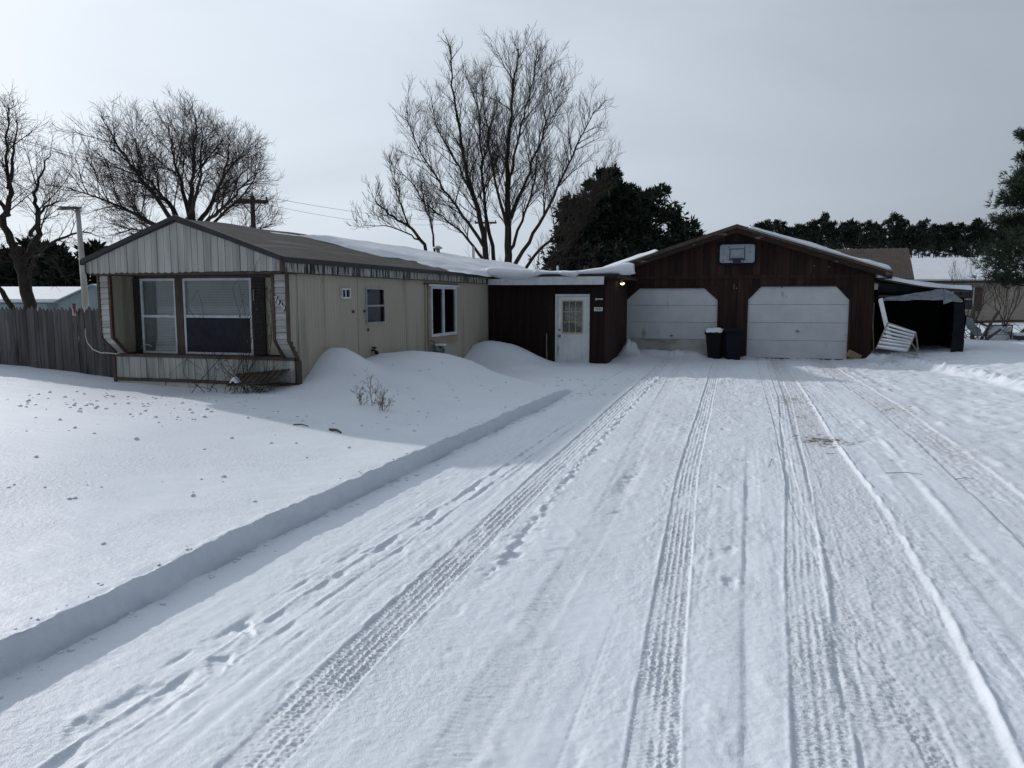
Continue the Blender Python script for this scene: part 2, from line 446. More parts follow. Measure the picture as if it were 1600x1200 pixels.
def field_h(x, y):
    """undisturbed snow left of the driveway"""
    z = .168 + .195 * ss(-3.5, -7.0, x) + .12 * ss(-9.5, -14, x) * ss(7, 11, y)
    z = z + .03 * fbm(x * .35, y * .35, 3, 2) + .012 * fbm(x * 1.6, y * 1.6, 3, 4) + .004 * fbm(x * 9, y * 7, 2, 9) + .0055 * np.clip(fbm(x * 7, y * 16, 3, 6), -.2, .7) + .012 * fbm(x * 2.6 + y, y * 4.2, 4, 7) * ss(8, 10, y)
    z = z + .40 * gs(x, y, -6.35, 11.28, .60, .54) + .16 * gs(x, y, -6.4, 12.4, .6, 1.2)
    z = z + .36 * gs(x, y, -6.0, 14.2, 1.15, 1.75) + .10 * gs(x, y, -5.2, 11.5, 1.2, 2.0)
    z = z + .11 * gs(x, y, -5.75, 11.1, 1.0, 1.1) + .06 * gs(x, y, -5.0, 13.0, 1.2, 1.6) + .045 * fbm(x * 1.1 + y * .4, y * 1.0, 4, 3) * gs(x, y, -5.8, 12.8, 1.8, 3.2, 4)
    z = z - .06 * gs(x, y, -8.4, 10.0, 1.6, .8)
    z = z + .12 * gs(x, y, -12.5, 10.4, 2.2, 1.3)
    return z

def yard_h(x, y):
    """trodden snow between the drive and the breezeway"""
    z = .05 + .04 * fbm(x * .8, y * .8, 4, 12) + .018 * fbm(x * 4, y * 4, 3, 14)
    z = z + .48 * gs(x, y, -5.75, 19.1, .95, .75, 2.4) + .30 * gs(x, y, -6.5, 18.6, .7, 1.0) + .12 * gs(x, y, -5.2, 18.0, .9, .7)
    return z

def tri(t): return np.abs((t % 1) * 2 - 1) * 2 - 1
def sq(t, k=4): return np.tanh(k * np.sin(2 * np.pi * t)) / np.tanh(k)

def tyre(X, Y, ys, xs, wd, depth, tread, pitch, seed, fade=(6, 10.5), berm=.3):
    Z = np.zeros_like(X); I = np.zeros_like(X)
    near = np.abs(X - np.interp(Y, ys, xs)) < wd * .85
    if not near.any(): return Z, I
    Z[near], I[near] = tyre_print(X[near], Y[near], ys, xs, wd, depth, tread, pitch, seed, fade, berm)
    return Z, I

def tyre_print(x, y, ys, xs, wd, depth, tread, pitch, seed, fade, berm):
    cx = np.interp(y, ys, xs) + .012 * vn(y * .6, y * 0, seed)
    s = (x - cx) / (wd / 2) + .035 * vn(y * 6, y * 0, seed + 1)
    a = np.abs(s)
    ins = 1 - ss(.95, 1.03, a)
    var = .75 + .7 * vn(y * .8, y * 0 + seed, seed)
    z = -depth * var * ins + berm * depth * var * np.exp(-((a - 1.12) / .09) ** 2) * np.clip(1 + 3 * fbm(x * 16, y * 8, 2, seed + 2), 0, 2.5)
    f = 1 - ss(fade[0], fade[1], y)
    irr = np.clip(.85 + 1.5 * fbm(x * 4, y * 1.6, 3, seed + 5), .05, 1.6)
    wob = .25 * vn(x * 9, y * 5, seed + 6)
    sh = ss(.58, .64, a) * ins
    lug = sq(y / pitch + .25 * s + .3 * np.sign(s) + wob, 2.6)
    t = sh * (lug * .55 + .1)
    for k, sc in enumerate((-.56, -.19, .19, .56)):
        t = t + ins * .95 * np.exp(-((s - sc - .05 * tri(y / (pitch * 1.3) + k * .37 + wob)) / .06) ** 2)
    mid = (1 - ss(.48, .54, a))
    t = t + mid * .42 * sq(y / (pitch * .9) + 1.1 * np.abs(s) * 2 + wob * 2, 2)
    t = t + ins * 1.3 * vn(x * 95, y * 80, seed + 7)
    z = z + tread * t * irr * f
    t2 = 0
    for k, sc in enumerate((-.6, -.2, .2, .6)):
        t2 = t2 + np.exp(-((s - sc) / .12) ** 2)
    z = z + tread * .7 * (1 - f) * ins * (t2 - .8 + 2.2 * vn(x * 24, y * 9, seed + 9))
    return z, ins

PRINTS = [(-1.17, 5.12), (-1.48, 5.5), (-1.45, 4.9), (-1.52, 4.62), (-.93, 6.2), (-.97, 7.51), (-.96, 8.1), (.0, 5.47), (.02, 4.84), (1.6, 5.29), (1.61, 5.79),
          (1.5, 6.3), (.05, 7.83), (-.06, 7.3), (.22, 7.45), (.13, 8.6), (-2.46, 3.39), (-2.44, 4.2), (-2.42, 4.75), (-2.5, 2.7), (-2.38, 5.6), (-2.33, 6.6), (-2.3, 7.7),
          (-2.28, 8.6), (-2.25, 9.5), (-2.2, 10.6), (1.75, 9.1), (1.6, 10.2), (-2.55, 2.35), (-2.36, 3.0)]
_r = random.Random(5)
for _ in range(60): PRINTS.append((_r.uniform(2.9, 4.6), _r.uniform(9, 19.5)))
for _ in range(34): PRINTS.append((_r.uniform(-1.4, .4), _r.uniform(9, 18.5)))
for _ in range(30): PRINTS.append((_r.uniform(-4.2, .0), _r.uniform(15, 22.5)))

def drive_h(x, y):
    z = .012 * fbm(x * .9, y * .5, 3, 21) + .006 * fbm(x * 5, y * .5, 3, 23) * ss(-3.2, -2.4, x) + .0028 * fbm(x * 22, y * 7, 3, 25) + .0030 * fbm(x * 14, y * 14, 4, 26)
    z = z + .0035 * fbm(x * 34, y * 1.3, 2, 27) * ss(-.2, .25, fbm(x * 1.1, y * .3, 2, 28)) + .0022 * fbm(x * 60, y * 45, 2, 29)
    pack = np.zeros_like(z); dirt = np.zeros_like(z)
    # faint older wheel lines
    for cx, wd, d in ((-1.2, .10, .004), (-.85, .13, .006), (-2.08, .035, .008), (-.62, .06, .004), (2.95, .16, .012), (3.6, .14, .010), (1.42, .10, .005)):
        c = cx + .06 * vn(y * .25, y * 0, int(cx * 10) + 40)
        s = (x - c) / wd
        k = np.clip(.5 + 1.6 * vn(y * .7, x * 0 + cx, 44), 0, 1.2)
        z = z - d * np.exp(-s ** 4) * k + d * .4 * np.exp(-((np.abs(s) - 1.2) / .15) ** 2) * k
        z = z + d * .5 * np.exp(-s ** 4) * np.sin(x * 190) * k * (1 - ss(5, 8, y))
    # scuffed double rut beside the bank
    for cx, d, wl, wr in ((-2.47, .022, .010, .055), (-2.335, .015, .008, .030), (-2.19, .007, .008, .016)):
        c = cx + .02 * vn(y * 1.1, y * 0, 50 + int(d * 1000)) + .006 * vn(y * 6, y * 0, 48) + np.interp(y, [2, 13], [0, .30])
        s = x - c
        k = np.clip(.30 + 1.7 * vn(y * 5.0 + x * 4, y * 0 + cx, 51) + .9 * vn(y * 13 + x * 9, x * 6, 52), 0, 1.3)
        fd = 1 - ss(8.5, 12, y)
        z = z - d * k * np.exp(-(np.clip(-s, 0, 9) / wl) ** 2 - (np.clip(s, 0, 9) / wr) ** 2) * fd
        z = z + d * .42 * np.exp(-((s + wl * 2.2) / (wl * 1.1)) ** 2) * fd * np.clip(.7 + 1.2 * vn(y * 3, y * 0, 49), 0, 1.3)
    for px, py, sx, sy, a in ((-2.56, 3.42, .05, .17, .017), (-2.52, 4.62, .045, .18, .015), (-2.56, 2.62, .05, .13, .013), (-2.6, 3.0, .03, .09, .012), (-2.55, 4.05, .035, .12, .012)):
        q = np.exp(-(np.clip(px - x, 0, 9) / (sx * .35)) ** 2 - (np.clip(x - px, 0, 9) / sx) ** 2 - ((y - py) / sy) ** 4)
        z = z - a * q
    sc = gs(x, y, -2.36, 5, .17, 4.5, 4)
    z = z + sc * .010 * np.clip(fbm(x * 9, y * 5, 4, 54) - .05, -.5, .6)
    # rut with a steep left wall right of the middle track
    c = np.interp(y, [2, 5, 9, 14], [.07, .095, .16, .3]) + .008 * vn(y * 4, y * 0, 56); s = (x - c)
    z = z - .016 * np.exp(-(np.clip(-s, 0, 9) / .008) ** 2 - (np.clip(s, 0, 9) / .08) ** 2) * np.clip(.6 + 1.3 * vn(y * 1.1, y * 0, 55), 0, 1.2) * ss(2.5, 3.2, y) * (1 - ss(8.5, 10.5, y))
    # worn, dirty band
    bl = np.interp(y, [2, 3.8, 5.1, 7.6, 14, 24], [.50, .50, .62, .70, .85, 1.0]); br = np.interp(y, [2, 3.2, 4.7, 6.9, 10, 14.6, 24], [1.04, 1.08, 1.18, 1.25, 1.2, 1.25, 1.35])
    wv = .01 * vn(y * 5, y * 0, 56)
    ins = ss(-.015, .02, x - bl + wv) * (1 - ss(-.02, .01, x - br + wv))
    z = z - .017 * ins + .0145 * np.exp(-(np.clip(x - br - .02 - .012 * vn(y * 3, y * 0, 66), 0, 9) / (.018 + .016 * vn(y * 2.1, y * 0, 65))) ** 2 - (np.clip(br + .02 - x, 0, 9) / .008) ** 2) * np.clip(.7 + 1.5 * fbm(x * 5, y * 4, 4, 57), .05, 1.5) * ss(2, 2.6, y)
    z = z + ins * (.0045 * fbm(x * 22, y * 4, 3, 58) + .0055 * fbm(x * 55, y * 42, 3, 59) + .003 * sq(y / .034 + .4 * vn(x * 5, y * 3, 62), 1.5) * ss(.05, .3, fbm(x * 2.6, y * .9, 2, 63)))
    for lx in (.10, .22, .31, .40, .5, .56):
        z = z + .005 * ins * np.exp(-((x - bl - lx - .03 * vn(y * .5, y * 0, int(lx * 100))) / .006) ** 2) * ss(-.1, .2, vn(y * 1.1, y * 0 + lx * 7, 60))
    pack = pack + ins * .6; dirt = dirt + ins * (.03 + .22 * ss(6, 12, y))
    # tyre tracks
    for ys, xs, wd, dp, tr, pt, sd_, fade in (
            ([2, 3.8, 6.1, 9.5, 13, 20], [-1.71, -1.76, -1.79, -1.81, -1.83, -1.85], .235, .014, .0085, .033, 61, (6.0, 10)),
            ([2, 2.8, 4.8, 7.8, 13.2, 22], [-.25, -.26, -.335, -.425, -.45, -.5], .20, .013, .0090, .031, 64, (6.0, 10)),
            ([2, 2.9, 5, 7.5, 14.5, 24], [.36, .37, .46, .605, .86, .95], .225, .012, .0052, .026, 67, (5.0, 8)),
            ([2, 5, 7.5, 10, 14, 19, 24], [2.1, 2.2, 2.30, 2.38, 2.42, 2.3, 2.2], .42, .016, .005, .04, 70, (6, 10)),
            ([2, 3.2, 4.5, 7, 12], [.85, .80, .64, .55, .6], .10, .008, .005, .028, 73, (5, 8)),
            ([2, 4, 6, 9, 14, 20], [-1.02, -1.0, -.98, -1.1, -1.25, -1.4], .19, .006, .0032, .036, 76, (6, 9)),
            ([2, 5, 9, 14, 20], [1.5, 1.55, 1.62, 1.5, 1.3], .20, .007, .0035, .036, 79, (6, 9)),
            ([2, 6, 10, 14, 20], [2.72, 2.95, 3.15, 3.1, 2.8], .22, .010, .004, .04, 83, (7, 10))):
        h, i = tyre(x, y, ys, xs, wd, dp, tr, pt, sd_, fade)
        z = z + h
        pack = np.maximum(pack, i * .40)
    i2 = 1 - ss(.9, 1.1, np.abs((x - np.interp(y, [2, 5, 7.5, 10, 14, 19, 24], [2.1, 2.2, 2.3, 2.38, 2.42, 2.3, 2.2])) / .3))
    dirt = dirt + .10 * i2 * ss(7, 13, y); pack = np.maximum(pack, .5 * i2)
    # ridges thrown up to the right
    for ys, xs, a in (([4, 7, 10, 14, 19], [1.62, 1.72, 1.80, 1.75, 1.7], .022), ([5, 8, 11, 15, 20], [2.60, 2.72, 2.80, 2.85, 2.7], .036)):
        c = np.interp(y, ys, xs)
        z = z + a * np.exp(-((x - c) / .035) ** 2) * np.clip(.3 + 1.8 * fbm(x * 3, y * 1.8, 4, 75), 0, 1.3) * ss(5, 7, y)
    # rough broken crust along the first track
    c = np.interp(y, [2, 4, 6, 9, 13], [-1.38, -1.45, -1.52, -1.58, -1.62])
    z = z + .034 * np.exp(-((x - c) / .035) ** 2) * np.clip(fbm(x * 13, y * 9, 4, 78) * 1.9 - .06, -.6, .8) * ss(4.1, 4.7, y)
    z = z + .008 * gs(x, y, -1.3, 5.0, .2, .7) * fbm(x * 14, y * 12, 3, 79)
    # a spun tread patch and faint tread prints
    z = z + gs(x, y, -.97, 7.5, .08, .75, 4) * (-.018 + .007 * sq(y / .07 + x * 3, 3) + .012 * fbm(x * 20, y * 14, 2, 81))
    z = z + gs(x, y, 1.36, 5.2, .045, 1.3, 4) * (.0055 * sq(y / .085 + x * 5, 1) * np.clip(.7 + 1.2 * vn(x * 20, y * 4, 87), 0, 1.2)) + gs(x, y, -.05, 3.6, .05, 1.0, 4) * (.0018 * sq(y / .06 + x * 9, 1))
    for i, (px, py) in enumerate(PRINTS):
        sel = (np.abs(x - px) < .4) & (np.abs(y - py) < .5)
        if not sel.any(): continue
        xx = x[sel] - px; yy = y[sel] - py
        an = (i * 1.7) % 1.6 - .8
        u = xx * math.cos(an) + yy * math.sin(an); v = -xx * math.sin(an) + yy * math.cos(an)
        r = np.sqrt((u / (.042 + .012 * np.sign(v))) ** 2 + (v / .115) ** 2) + 1.0 * fbm(xx * 12 + i, yy * 10, 3, 80)
        k = .35 + (i * .37 % 1) * .6
        z[sel] += k * (-.016 * (1 - ss(.4, 1.1, r)) * (1 + .6 * np.clip(v / .1, -1, 1)) + .006 * np.exp(-((r - 1.3) / .25) ** 2) * np.clip(1.5 * fbm(xx * 15 + i * 3, yy * 15, 2, 84) + .4, 0, 1.2))
    # dirt patches by the garage and along the drive
    for cx, cy, sx, sy, a in ((1.05, 10.2, .22, .28, .95), (.9, 14.1, .2, .5, .6), (1.0, 21.5, .22, 1.8, .5), (2.35, 21.5, .25, 2.0, .55), (2.5, 13.5, .3, .9, .5), (2.4, 10, .25, 1.0, .45), (-1.4, 21.5, 1.2, .5, .25), (1.0, 12, .18, 1.5, .35), (1.7, 23.3, 1.3, .25, .5)):
        dirt = dirt + a * gs(x, y, cx, cy, sx, sy)
    # churned snow in front of the buildings
    z = z + .016 * ss(7.5, 10, y) * np.clip(fbm(x * 6, y * 4.5, 4, 88) - .03, -.35, .5) * ss(-.25, .15, fbm(x * .8, y * .5, 2, 89))
    ch = ss(13, 17, y)
    z = z + ch * (.026 * fbm(x * 2.2, y * 2.2, 4, 82) + .014 * fbm(x * 8, y * 8, 3, 83))
    z = z + .035 * ss(2.8, 3.2, x) * ss(7, 10, y) * np.clip(fbm(x * 4, y * 3, 4, 85), -.3, .6)
    z = z + .010 * gs(x, y, -.2, 12, 1.2, 3.5, 4) * np.clip(fbm(x * 5, y * 4, 4, 86), -.5, .6)
    worn = ss(.02, .32, fbm(x * 1.2, y * .35, 4, 101)) * ss(-2.2, -.8, x)
    pack = np.maximum(pack, .42 * worn)
    z = z + .006 * worn * fbm(x * 30, y * 16, 3, 103)
    # scuffs: short curved drags
    z = z + .012 * np.clip(fbm(x * 4.5 + .8 * y, y * 2.2, 4, 105) - .38, 0, .3) * 3 - .010 * np.clip(-.36 - fbm(x * 5.5, y * 2.6 + x, 4, 107), 0, .3) * 3
    return z, np.clip(pack, 0, 1), np.clip(dirt, 0, 1)

def right_h(x, y):
    ex = np.interp(y, [4, 10, 14, 16.6, 18.1, 20.1, 21.4, 22.3, 23], [8.5, 6.9, 5.9, 5.26, 5.04, 4.66, 4.2, 3.75, 3.5]) + .12 * fbm(x * 0 + y * 1.2, y * 1.2, 3, 90)
    d = x - ex
    m = ss(-.02, .28, d)
    z = m * (.15 + .22 * ss(0, 3.5, d) + .04 * fbm(x * .6, y * .6, 3, 92) + .16 * fbm(x * 5.5, y * 5.5, 4, 94) * np.exp(-((d - .15) / .3) ** 2) + .02 * fbm(x * 6, y * 6, 3, 93))
    z = z + .10 * gs(x, y, 4.1, 22.0, .6, .7) + .07 * fbm(x * 3, y * 3, 3, 95) * gs(x, y, 4.0, 21.6, 1.0, .8)
    return z, m

def ground_h(x, y, uw):
    """uw: 0 on the drive ... 1 on top of the left bank"""
    n = len(x)
    hd = np.zeros(n); pack = np.zeros(n); dirt = np.zeros(n); hr = np.zeros(n); mr_ = np.zeros(n); left = np.zeros(n)
    a = (uw < 1) & (x < 6.5) & (x > -5)
    if a.any(): hd[a], pack[a], dirt[a] = drive_h(x[a], y[a])
    a = x > 2.5
    if a.any(): hr[a], mr_[a] = right_h(x[a], y[a])
    a = uw > 0
    if a.any():
        xa, ya = x[a], y[a]
        edge = np.interp(xa, [-8, -6.4, -5.2, -4, -3, -2.6], [17.5, 17.2, 15.4, 14.6, 13.9, 13.4]) + .25 * fbm(xa * 1.3, ya * .4, 3, 97)
        back = ss(-.55, .35, ya - edge)
        left[a] = field_h(xa, ya) * (1 - back) + yard_h(xa, ya) * back
    z = hd * (1 - uw) + left * uw + hr
    pack = pack * (1 - uw) * (1 - mr_); dirt = dirt * (1 - uw) * (1 - mr_)
    a = (y > 20) & (x > -4.5) & (x < 5)
    if a.any():
        xa, ya = x[a], y[a]
        q = .40 * gs(xa, ya, -2.95, 22.5, .26, .42, 2.5) * (1 + .8 * fbm(xa * 4, ya * 4, 3, 98)) + .15 * gs(xa, ya, -2.7, 21.7, .5, .8)
        q = q + .17 * ss(22.85, 23.3, ya) * ss(-3.3, -3.0, xa) * (1 - ss(-1.15, -.7, xa)) * (1 + .7 * fbm(xa * 2, ya * 2, 2, 99))
        z[a] += q + .07 * gs(xa, ya, .30, 23.4, .16, .25) + .08 * gs(xa, ya, 3.3, 23.2, .35, .4)
    return z, pack, dirt

def build_ground():
    ys = list(np.arange(-4, 1.7, .12))
    y = 1.7
    while y < 26.0:
        ys.append(y); y += max(.0068, .0022 * y if y < 6 else .0027 * y - .003) if y > 2.2 else .012
    while y < 48:
        ys.append(y); y += .35
    ys = np.array(ys)
    def seg(a, b, d): return list(np.arange(a, b - 1e-6, d))
    # columns: offset from the bank line; u<0 left field
    us = [-0.05]
    d = .02
    left = []
    u = -.06
    while u > -13:
        left.append(u); d = min(d * 1.05, .28); u -= d
    wall = [-.05, -.043, -.037, -.032, -.028, -.024, -.019, -.014, -.009, -.005, -.001, .003, .008, .015, .025, .036]
    # absolute x columns on the drive (relative u = x + 3.27)
    k = 3.27
    drive = seg(.05, -2.65 + k, .02) + seg(-2.65 + k, -2.12 + k, .0095) + seg(-2.12 + k, -1.97 + k, .02) + seg(-1.97 + k, -1.56 + k, .0068) + seg(-1.56 + k, -1.34 + k, .013) + seg(-1.34 + k, -.62 + k, .02) \
        + seg(-.62 + k, -.12 + k, .0068) + seg(-.12 + k, .24 + k, .013) + seg(.24 + k, 1.36 + k, .0085) + seg(1.36 + k, 2.0 + k, .02) + seg(2.0 + k, 2.62 + k, .014) + seg(2.62 + k, 5.6 + k, .04)
    u = 5.6 + k; d = .03; right = []
    while u < 18 + k:
        right.append(u); d = min(d * 1.09, .4); u += d
    us = np.array(left[::-1] + wall + drive + right)
    U, Yg = np.meshgrid(us, ys)
    bx = bank_x(Yg)
    fol = 1 - ss(.12, .75, U)                      # columns follow the cut bank close to it
    X = U - 3.27 + (bx + 3.27) * fol
    wallfac = 1 - np.clip((U + .030 + .004 * vn(Yg * 9, U * 0, 30)) / .030, 0, 1) ** .9
    # toward the house the cut softens
    soft = ss(12.2, 14.6, Yg)
    wsoft = 1 - ss(-.5, .6, U)
    uw = wallfac * (1 - soft) + wsoft * soft
    x = X.ravel(); yv = Yg.ravel()
    z, pack, dirt = ground_h(x, yv, uw.ravel())
    # crumbs and cut marks on the bank's face
    face = np.exp(-((U.ravel() + .018) / .02) ** 4) * (1 - soft.ravel())
    x = x + face * (.016 * fbm(yv * 6, z * 18, 3, 31) + .008 * fbm(yv * 28, z * 14, 2, 33))
    z = z + .045 * np.exp(-((U.ravel() - .05) / .035) ** 2) * np.clip(fbm(yv * 6, x * 8, 4, 35) - .12, 0, 1) * (1 - soft.ravel())
    z = z - .034 * np.exp(-((U.ravel() - .008) / .007) ** 2) * ss(-.1, .15, fbm(yv * 2.5, yv * 0, 3, 37)) * (1 - soft.ravel())
    z = z + .016 * np.exp(-((U.ravel() + .05) / .03) ** 2) * fbm(yv * 7, x * 9, 4, 36)
    V = np.stack([x, yv, z], -1)
    nr, nc = U.shape
    me = grid_mesh('snow_ground', V, nr, nc, 'snow')
    for nm, arr in (('dirt', dirt), ('pack', pack)):
        a = me.attributes.new(nm, 'FLOAT', 'POINT')
        a.data.foreach_set('value', arr.astype(np.float32))
    o = bpy.data.objects.new('snow_ground', me); COL.objects.link(o)
    tag(o, 'snow covered yard and driveway with tyre tracks and a cut snow bank', 'ground', kind='structure')
    print('ground', nr, nc, nr * nc)
    # far snow fields
    ax = np.concatenate([-np.geomspace(700, 16.5, 26), np.linspace(-16, 20, 25), np.geomspace(20.5, 700, 26)])
    ay = np.concatenate([np.linspace(-80, -5, 8), np.linspace(-4, 47, 26), np.geomspace(48, 1200, 30)])
    A, B = np.meshgrid(ax, ay)
    inside = (A > -16.2) & (A < 17.5) & (B > -3.5) & (B < 47)
    z = np.where(A < -3, .36, .0) + np.where(A > 5, .33, 0) + .12 * fbm(A * .08, B * .08, 3, 40)
    z = z - 1.75 * ss(-18, -36, A) * ss(20, 34, B)
    z = np.where(inside, -.6, z)
    me = grid_mesh('far_field', np.stack([A.ravel(), B.ravel(), z.ravel()], -1), A.shape[0], A.shape[1], 'snow')
    o = bpy.data.objects.new('far_field', me); COL.objects.link(o)
    tag(o, 'open snow fields reaching to the horizon', 'field', kind='structure')
build_ground()

def gzs(x, y):
    """snow surface height at points"""
    x = np.asarray(x, float); y = np.asarray(y, float)
    u = x - bank_x(y)
    soft = ss(12.2, 14.6, y)
    uw = np.where(u < -.02, 1.0, 0.0) * (1 - soft) + (1 - ss(-.5, .6, u)) * soft
    return ground_h(x, y, uw)[0]
def gz(x, y): return float(gzs([x], [y])[0])

# ------------------------------------------------------------------ mobile home
MX0, MX1, MXC = -10.0, -6.47, -8.25
MY0, MY1 = 10.45, 28.0
EAVE, RIDGE = 2.37, 2.99
mh = thing('mobile_home', 'long tan mobile home with weathered board gable and bay windows', 'mobile home', (0, 0, 0))

def roof_z(x): return EAVE + (RIDGE - EAVE) * (1 - abs(x - MXC) / (MXC - MX0 + .02))

# gable boards
x = MX0
i = 0
while x < MX1 - .02:
    wd = min(rng.uniform(.105, .135), MX1 - x)
    g = .004
    y0 = 10.0 + rng.uniform(-.004, .004)
    zb = 2.165 + rng.uniform(-.006, .004)
    p = [(x + g, zb), (x + wd * .5, zb - (.018 if x < -8.0 else .004)), (x + wd - g, zb), (x + wd - g, roof_z(x + wd - g) - .035), (x + g, roof_z(x + g) - .035)]
    if x < MXC < x + wd: p = p[:4] + [(MXC, roof_z(MXC) - .035)] + p[4:]
    MB().prism(p, 'y', y0, y0 + .022).build('gable_board', 'gable_board', mh)
    x += wd
MB().prism([(MX0 + .02, 2.19), (MX1 - .02, 2.19), (MX1 - .02, EAVE - .06), (MXC, RIDGE - .06), (MX0 + .02, EAVE - .06)], 'y', 10.03, 10.06).build('gable_backing', 'brown_trim', mh)
# rake edges
for a, b in (((MX0 - .06, EAVE - .02), (MXC, RIDGE)), ((MX1 + .06, EAVE - .02), (MXC, RIDGE))):
    MB().prism([(a[0], a[1] - .045), (b[0], b[1] - .045), (b[0], b[1] + .03), (a[0], a[1] + .03)], 'y', 9.955, 9.996).build('rake_trim', 'black_trim', mh)
# roof slopes
for sx in (MX0 - .07, MX1 + .07):
    ny = 40
    V = []
    for j in range(ny + 1):
        yy = 9.99 + (MY1 + .1 - 9.99) * j / ny
        sag = .016 * math.sin(yy * 1.1) + .012 * math.sin(yy * 2.3 + 1)
        for k in range(7):
            t = k / 6
            xx = MXC + (sx - MXC) * t
            V.append((xx, yy, RIDGE + .006 + (EAVE - .03 - RIDGE) * t + sag * (1 - t) + .006 * math.sin(yy * 3 + t * 7)))
    nV = len(V)
    V2 = V + [(a, b, c - .05) for a, b, c in V]
    F = []
    for j in range(ny):
        for k in range(6):
            q = j * 7 + k
            F.append((q, q + 1, q + 8, q + 7)); F.append((nV + q, nV + q + 7, nV + q + 8, nV + q + 1))
    for j in range(ny):
        q = j * 7
        F.append((q, q + 7, nV + q + 7, nV + q)); q += 6
        F.append((q, nV + q, nV + q + 7, q + 7))
    for k in range(6):
        F.append((k, nV + k, nV + k + 1, k + 1)); q = ny * 7 + k
        F.append((q, q + 1, nV + q + 1, nV + q))
    MB().add(V2, F).build('roof_slope', 'roofing', mh)
MB().box(MX1 + .072, MX1 + .09, 9.96, 19.45, EAVE - .085, EAVE - .005).build('drip_edge', 'black_trim', mh)
MB().box(MX0 - .09, MX0 - .072, 9.96, MY1, EAVE - .085, EAVE - .005).build('drip_edge', 'black_trim', mh)
# soffit, header, corner trims
MB().box(MX0 + .01, MX1 - .01, 10.03, 10.74, 2.125, 2.16).build('soffit', 'brown_trim', mh)
MB().box(MX0 - .02, MX0, 9.985, 10.05, 2.15, EAVE - .04).build('corner_trim', 'brown_trim', mh)
MB().box(MX1 + .002, MX1 + .05, 9.985, 10.06, 2.15, EAVE - .05).build('corner_trim', 'brown_trim', mh)
# long-side fascia panels
y = 10.062
while y < 19.4:
    wd = .19
    m = MB()
    n = 4
    for j in range(n):
        a = y + wd * j / n; b = a + wd / n
        m.box(MX1 + .03, MX1 + .050 + (.006 if j % 2 else 0), a + .001, b - .001, 2.145 + rng.uniform(-.003, .003), EAVE - .045)
    m.build('fascia_panel', 'fascia_metal', mh)
    y += wd
MB().box(MX1 + .0, MX1 + .029, 10.07, 19.45, 2.13, EAVE - .05).build('fascia_backing', 'brown_trim', mh)
MB().box(MX1 + .031, MX1 + .062, 10.07, 19.45, 2.128, 2.142).build('fascia_trim', 'brown_trim', mh)

# wings either side of the bay
def wing(x0, x1):
    prof = [(10.20, 2.12), (10.20, 1.12), (10.42, .84)]     # front line (y,z) from top to sill
    zs = []
    z = 2.12
    while z > 1.16: zs.append((z, z - rng.uniform(.085, .105))); z = zs[-1][1]
    def fy(z): return 10.20 if z >= 1.12 else 10.20 + (1.12 - z) / .28 * .22
    def shift(z): return 0 if z >= 1.12 else (1.12 - z) / .28 * (.10 if x0 < -9 else .02)
    z = zs[-1][1]
    while z > .87: zs.append((z, max(z - .085, .845))); z = zs[-1][1]
    for a, b in zs:
        s0, s1 = shift(a), shift(b)
        g = .003
        v = [(x0 + .045 + s1, fy(b + g), b + g), (x1 - .045 + s1, fy(b + g), b + g), (x1 - .045 + s0, fy(a - g) + .008, a - g), (x0 + .045 + s0, fy(a - g) + .008, a - g)]
        v += [(p[0], p[1] + .025, p[2]) for p in v]
        MB().add(v, [(0, 1, 2, 3), (7, 6, 5, 4), (0, 4, 5, 1), (1, 5, 6, 2), (2, 6, 7, 3), (3, 7, 4, 0)]).build('wing_board', 'wing_board', mh)
    for e, nm in ((x0, 'brown_trim'), (x1 - .042, 'rust_trim' if x0 < -9 else 'brown_trim')):
        pts = [(2.12, 0), (1.12, 0), (.80 if e != x1 - .042 or x0 < -9 else .80, 1)]
        m = MB()
        for (za, ka), (zb, kb) in ((pts[0], pts[1]), (pts[1], pts[2])):
            xa, xb = e + shift(za), e + shift(zb)
            ya, yb = fy(za) - .012, fy(max(zb, .845)) - .012
            v = [(xb, yb, zb), (xb + .042, yb, zb), (xa + .042, ya, za), (xa, ya, za)]
            v += [(p[0], p[1] + .05, p[2]) for p in v]
            m.add(v, [(0, 1, 2, 3), (7, 6, 5, 4), (0, 4, 5, 1), (1, 5, 6, 2), (2, 6, 7, 3), (3, 7, 4, 0)])
        m.build('wing_trim', nm, mh)
    # cheek behind the boards
    MB().prism([(10.235, .86), (10.235 + .22, .86), (10.74, .86), (10.74, 2.12), (10.24, 2.12), (10.24, 1.13), (10.44, .87)][3:] + [(10.44, .86), (10.74, .86)], 'x', x0 + .012, x0 + .036).build('wing_side', 'tan_metal', mh)
    cx = x1 - .03
    mm = MB()
    n = 8
    for j in range(n):
        ya = 10.26 + (10.74 - 10.26) * j / n; yb = 10.26 + (10.74 - 10.26) * (j + 1) / n
        zb = .86 if ya > 10.42 else max(.86, 1.13 - (ya - 10.24) / .2 * .27)
        mm.box(cx, cx + (.016 if j % 2 else .012), ya, yb, zb, 2.12)
    mm.build('wing_side', 'tan_metal', mh)
wing(-10.0, -9.74)
wing(-6.755, -6.475)
